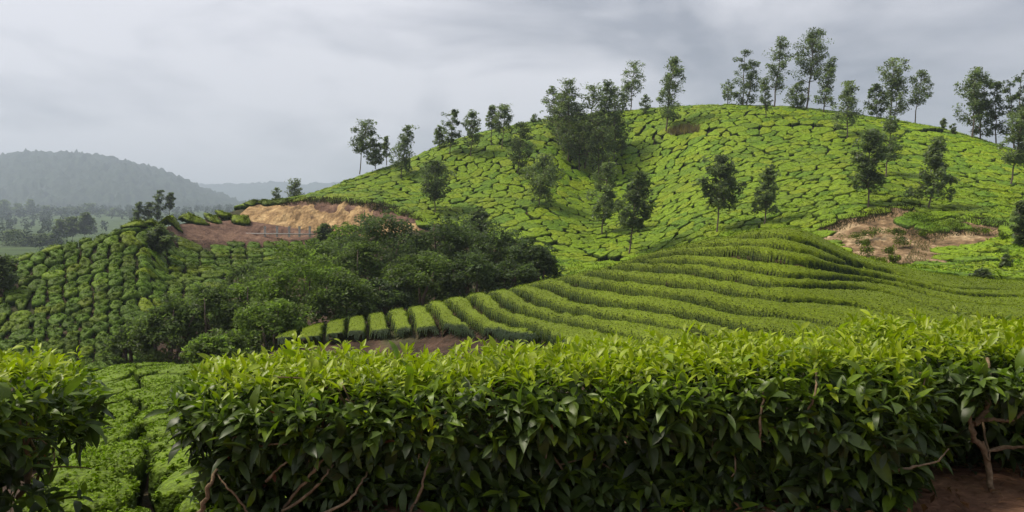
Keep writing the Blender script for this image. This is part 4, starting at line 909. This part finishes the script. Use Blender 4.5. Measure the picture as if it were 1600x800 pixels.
    # woody stems
    for s in range(stems):
        bx = rg.uniform(x0 - r * 0.5, x1 + r * 0.5); by = cy + rg.uniform(-0.5, 0.5) * r; p = np.array([bx, by, -1.06]); g = [p]; dv = norm(np.array([rg.normal() * 0.7, rg.normal() * 0.45 - 0.25, 1.0]))
        Lb = 0.0; A = Acc()
        for q in range(6):
            dv = norm(dv + rg.normal(size=3) * 0.22 + [0, 0, 0.05]); p = p + dv * 0.1; g.append(p)
        g = np.array(g); g[:, 1] = np.maximum(g[:, 1], cy - r * 0.78); g[:, 0] = np.clip(g[:, 0], x0 - r * 0.7, x1 + r * 0.7); g[:, 2] = np.minimum(g[:, 2], ztop - 0.07); rad0 = rg.uniform(0.007, 0.015)
        V, Q, T = tube(g - base, np.linspace(rad0, rad0 * 0.4, len(g)), 6); A.add(V, Q, T)
        for q in range(4):
            i0 = rg.integers(1, 6); p = g[i0]; dv = norm(np.array([rg.normal(), rg.normal() * 0.6 - 0.35, rg.uniform(-0.1, 0.9)])); w = [p]
            for z_ in range(4):
                dv = norm(dv + rg.normal(size=3) * 0.3); p = p + dv * rg.uniform(0.05, 0.09); w.append(p)
            w = np.array(w); w[:, 1] = np.maximum(w[:, 1], cy - r * 0.92); w[:, 0] = np.clip(w[:, 0], x0 - r * 0.45, x1 + r * 0.75); w[:, 2] = np.clip(w[:, 2], -1.0, ztop - 0.06); V, Q, T = tube(w - base, np.linspace(rad0 * 0.5, 0.0025, 5), 5); A.add(V, Q, T)
        link('branch', A.mesh('branch', M_TWIG), root)
    return root, base
h0, hb0 = hedge('tea_hedge', 'long clipped tea hedge filling the foreground, bright young leaves on top', -0.93, 1.31, 3.60, 0.56, -0.435, -1.06, 2300, 3000, 1400, 300, 11, zt_fn=lambda x: np.interp(x, [-1.4, -0.9, -0.6, -0.2, 0.2, 1.2], [-0.03, -0.05, -0.075, -0.05, 0, 0.02]), stems=44, sparse=lambda x: np.interp(x, [-1.3, -0.9, -0.2, 0.3, 1.3], [0.35, 0.7, 0.8, 0.35, 0.3]))
hedge('tea_hedge', 'rounded tea hedge at the picture edge, across the narrow gap from the long one', -4.2, -2.50, 3.32, 0.70, -0.46, -1.06, 1600, 1900, 1000, 160, 23, stems=30, leafk=1.05, sparse=lambda x: 0.8 + 0 * x)
hr, hb = hedge('tea_hedge', 'tea hedge with bare crooked stems showing under its bright top', 2.32, 4.2, 3.95, 0.70, -0.37, -0.9, 1900, 1700, 2400, 160, 37, bare=(0.62, 0.22, 0.8), shoulder=0.16, stems=12)
HR, HBS = hr, hb
def stem(pts, r0, r1, hr=None, hb=None):
    hr = hr or HR; hb = HBS if hb is None else hb
    P = np.array([w3(a, b, d) for a, b, d in pts]); t = np.linspace(0, 1, len(P)); ti = np.linspace(0, 1, len(P) * 4)
    q = pchip(t, P, ti); q = q + rng.normal(size=q.shape) * r0 * 0.35; V, Q, T = tube(q - hb, np.linspace(r0, r1, len(q)) * (1 + 0.12 * rng.normal(size=len(q))), 8)
    A = Acc(); A.add(V, Q, T); link('branch', A.mesh('branch', M_TWIG), hr)
stem([(1552,770,3.45),(1540,708,3.42),(1520,680,3.4),(1516,660,3.4),(1514,632,3.42),(1519,608,3.5)], 0.015, 0.008)
stem([(1518,664,3.4),(1528,658,3.4),(1543,633,3.42),(1544,600,3.45),(1543,560,3.55)], 0.013, 0.007)
stem([(1530,657,3.4),(1552,655,3.36),(1576,658,3.34),(1602,640,3.34),(1625,620,3.36)], 0.009, 0.006)
stem([(1540,635,3.42),(1562,626,3.5),(1590,600,3.6)], 0.008, 0.004)
stem([(1536,600,3.45),(1525,580,3.5),(1515,560,3.6)], 0.006, 0.003)
stem([(1540,706,3.42),(1580,700,3.5),(1612,690,3.5)], 0.010, 0.006)
stem([(1535,690,3.42),(1545,720,3.4),(1538,670,3.5),(1530,640,3.6)], 0.006, 0.004)

for p, r0, r1 in [([(312,810,3.1),(318,790,3.08),(327,759,3.06),(340,735,3.1)],.011,.006),([(390,810,3.12),(384,796,3.1),(357,762,3.07),(338,740,3.1)],.006,.003),([(440,800,3.15),(470,759,3.08),(500,725,3.06),(521,698,3.12)],.007,.004),
   ([(415,752,3.1),(440,728,3.06),(464,708,3.1)],.005,.003),([(440,797,3.1),(485,770,3.06),(507,744,3.05),(524,722,3.12)],.006,.004),([(498,806,3.06),(545,781,3.03),(564,755,3.05),(581,728,3.15)],.006,.003),([(405,698,3.1),(430,694,3.06),(462,693,3.12)],.0045,.003),
   ([(1186,700,3.12),(1187,670,3.05),(1192,625,3.06),(1190,605,3.15)],.006,.004),([(1268,690,3.15),(1262,655,3.06),(1273,615,3.05),(1275,575,3.15)],.006,.004),([(640,800,3.1),(660,760,3.05),(668,720,3.1),(690,690,3.15)],.006,.003),([(1385,735,3.16),(1420,732,3.1),(1460,722,3.1),(1482,702,3.15)],.006,.003),([(845,740,3.1),(858,690,3.06),(870,640,3.12)],.005,.003)]:
    stem(p, r0, r1, h0, hb0)
# leaf litter on the verge
n = 900; P = np.column_stack([rng.uniform(0.6, 3.4, n), rng.uniform(2.4, 4.4, n), np.full(n, -1.0)]); P[:, 2] = -1.0 + fbm(P[:, 0] * 2.2, P[:, 1] * 2.2, 31) * 0.09 + 0.005
LV, LQ = leaf_quads(P, rng.uniform(0.02, 0.06, n), 1.5, 0.5); lc = np.array([[0.12, 0.06, 0.03]]) * rng.uniform(0.5, 1.8, (n, 1))
tag(link('leaf_litter', mesh_np('leaf_litter', LV, [LQ], M_TEA, {'tint': np.repeat(lc, 4, 0)}, False)), 'dry brown fallen leaves on the verge', kind='stuff')

# dry grass on scar and hill path, plus dark bands painting edge shade
A = Acc()
def grass(poly, n, dmin, dmax, hgt, col):
    P = np.array(poly); x0, y0 = P.min(0); x1, y1 = P.max(0); q = []
    while len(q) < n:
        a, b = rng.uniform(x0, x1), rng.uniform(y0, y1)
        if inpoly(np.array([a]), np.array([b]), poly)[0]:
            d = hit(a, b, dmin, dmax); q.append(w3(a, b, d) + [0, -0.25, -0.15])
    q = np.array(q); d = norm(rng.normal(size=(n, 3)) * [0.45, 0.45, 0] + [0, 0, 1]); x = norm(np.cross(d, rng.normal(size=(n, 3)))); s = (hgt * rng.uniform(0.5, 1.3, n))[:, None]
    V = np.stack([q - x * s * 0.07, q + x * s * 0.07, q + d * s], 1).reshape(-1, 3); T = np.arange(n * 3).reshape(-1, 3)
    A.add(V, None, T, np.repeat(np.array([col]) * rng.uniform(0.6, 1.3, (n, 1)), 3, 0))
grass([(1415,345),(1440,352),(1450,380),(1440,414),(1405,414),(1425,380)], 800, 42, 92, 0.3, (0.12, 0.11, 0.05))
grass([(1440,350),(1490,346),(1495,365),(1450,380)], 500, 42, 92, 0.3, (0.09, 0.09, 0.04))
grass([(1275,354),(1330,342),(1420,322),(1425,330),(1340,350),(1290,366)], 500, 42, 92, 0.4, (0.07, 0.06, 0.03))
grass([(1040,207),(1062,197),(1092,197),(1092,206),(1050,211)], 700, 100, 150, 0.9, (0.17, 0.13, 0.075))
grass([(470,312),(540,314),(600,320),(650,340),(600,330),(540,320),(480,318)], 900, 92, 118, 0.6, (0.05, 0.05, 0.025))
SHADE = (0.030, 0.026, 0.014)  # near-black blade colour standing in for shade under the overhanging edges
grass([(1268,350),(1330,335),(1385,321),(1432,313),(1440,322),(1425,326),(1385,333),(1335,347),(1285,361)], 1500, 42, 92, 0.42, SHADE)
grass([(1478,346),(1492,341),(1530,337),(1572,347),(1572,357),(1530,350),(1490,355)], 800, 42, 92, 0.4, SHADE)
grass([(1400,357),(1450,356),(1500,356),(1560,366),(1500,366),(1450,366),(1405,366)], 500, 42, 92, 0.35, SHADE)
grass([(1340,414),(1420,410),(1440,418),(1370,420)], 350, 42, 92, 0.35, (0.05, 0.06, 0.02))
grass([(430,314),(480,308),(540,310),(600,316),(640,330),(668,347),(640,342),(600,326),(540,318),(480,316),(440,321)], 2200, 92, 118, 0.55, SHADE)  # overhanging grass on the cut's brow, darkened to paint its shade
tag(link('dry_grass_and_shade', A.mesh('dry_grass_and_shade', M_TREE, 'tint', False)), 'tufts of dull dry grass on the bare earth, with near-black bands painted as shade along its edges', kind='stuff')

# ------------------------------------------------------------------ air
M, t = newmat('haze'); o = N(t, 'ShaderNodeOutputMaterial'); pv = N(t, 'ShaderNodeVolumePrincipled')
pv.inputs['Color'].default_value = (0.62, 0.71, 0.86, 1); pv.inputs['Density'].default_value = 0.00027; pv.inputs['Anisotropy'].default_value = 0.2
t.links.new(pv.outputs['Volume'], o.inputs['Volume'])
V, Q = box(np.array([0, 10000, 165.0]), 56000, 22000, 900)
tag(link('haze', mesh_np('haze', V, [Q], M, None, False)), 'thin pale haze over the hills', kind='stuff')
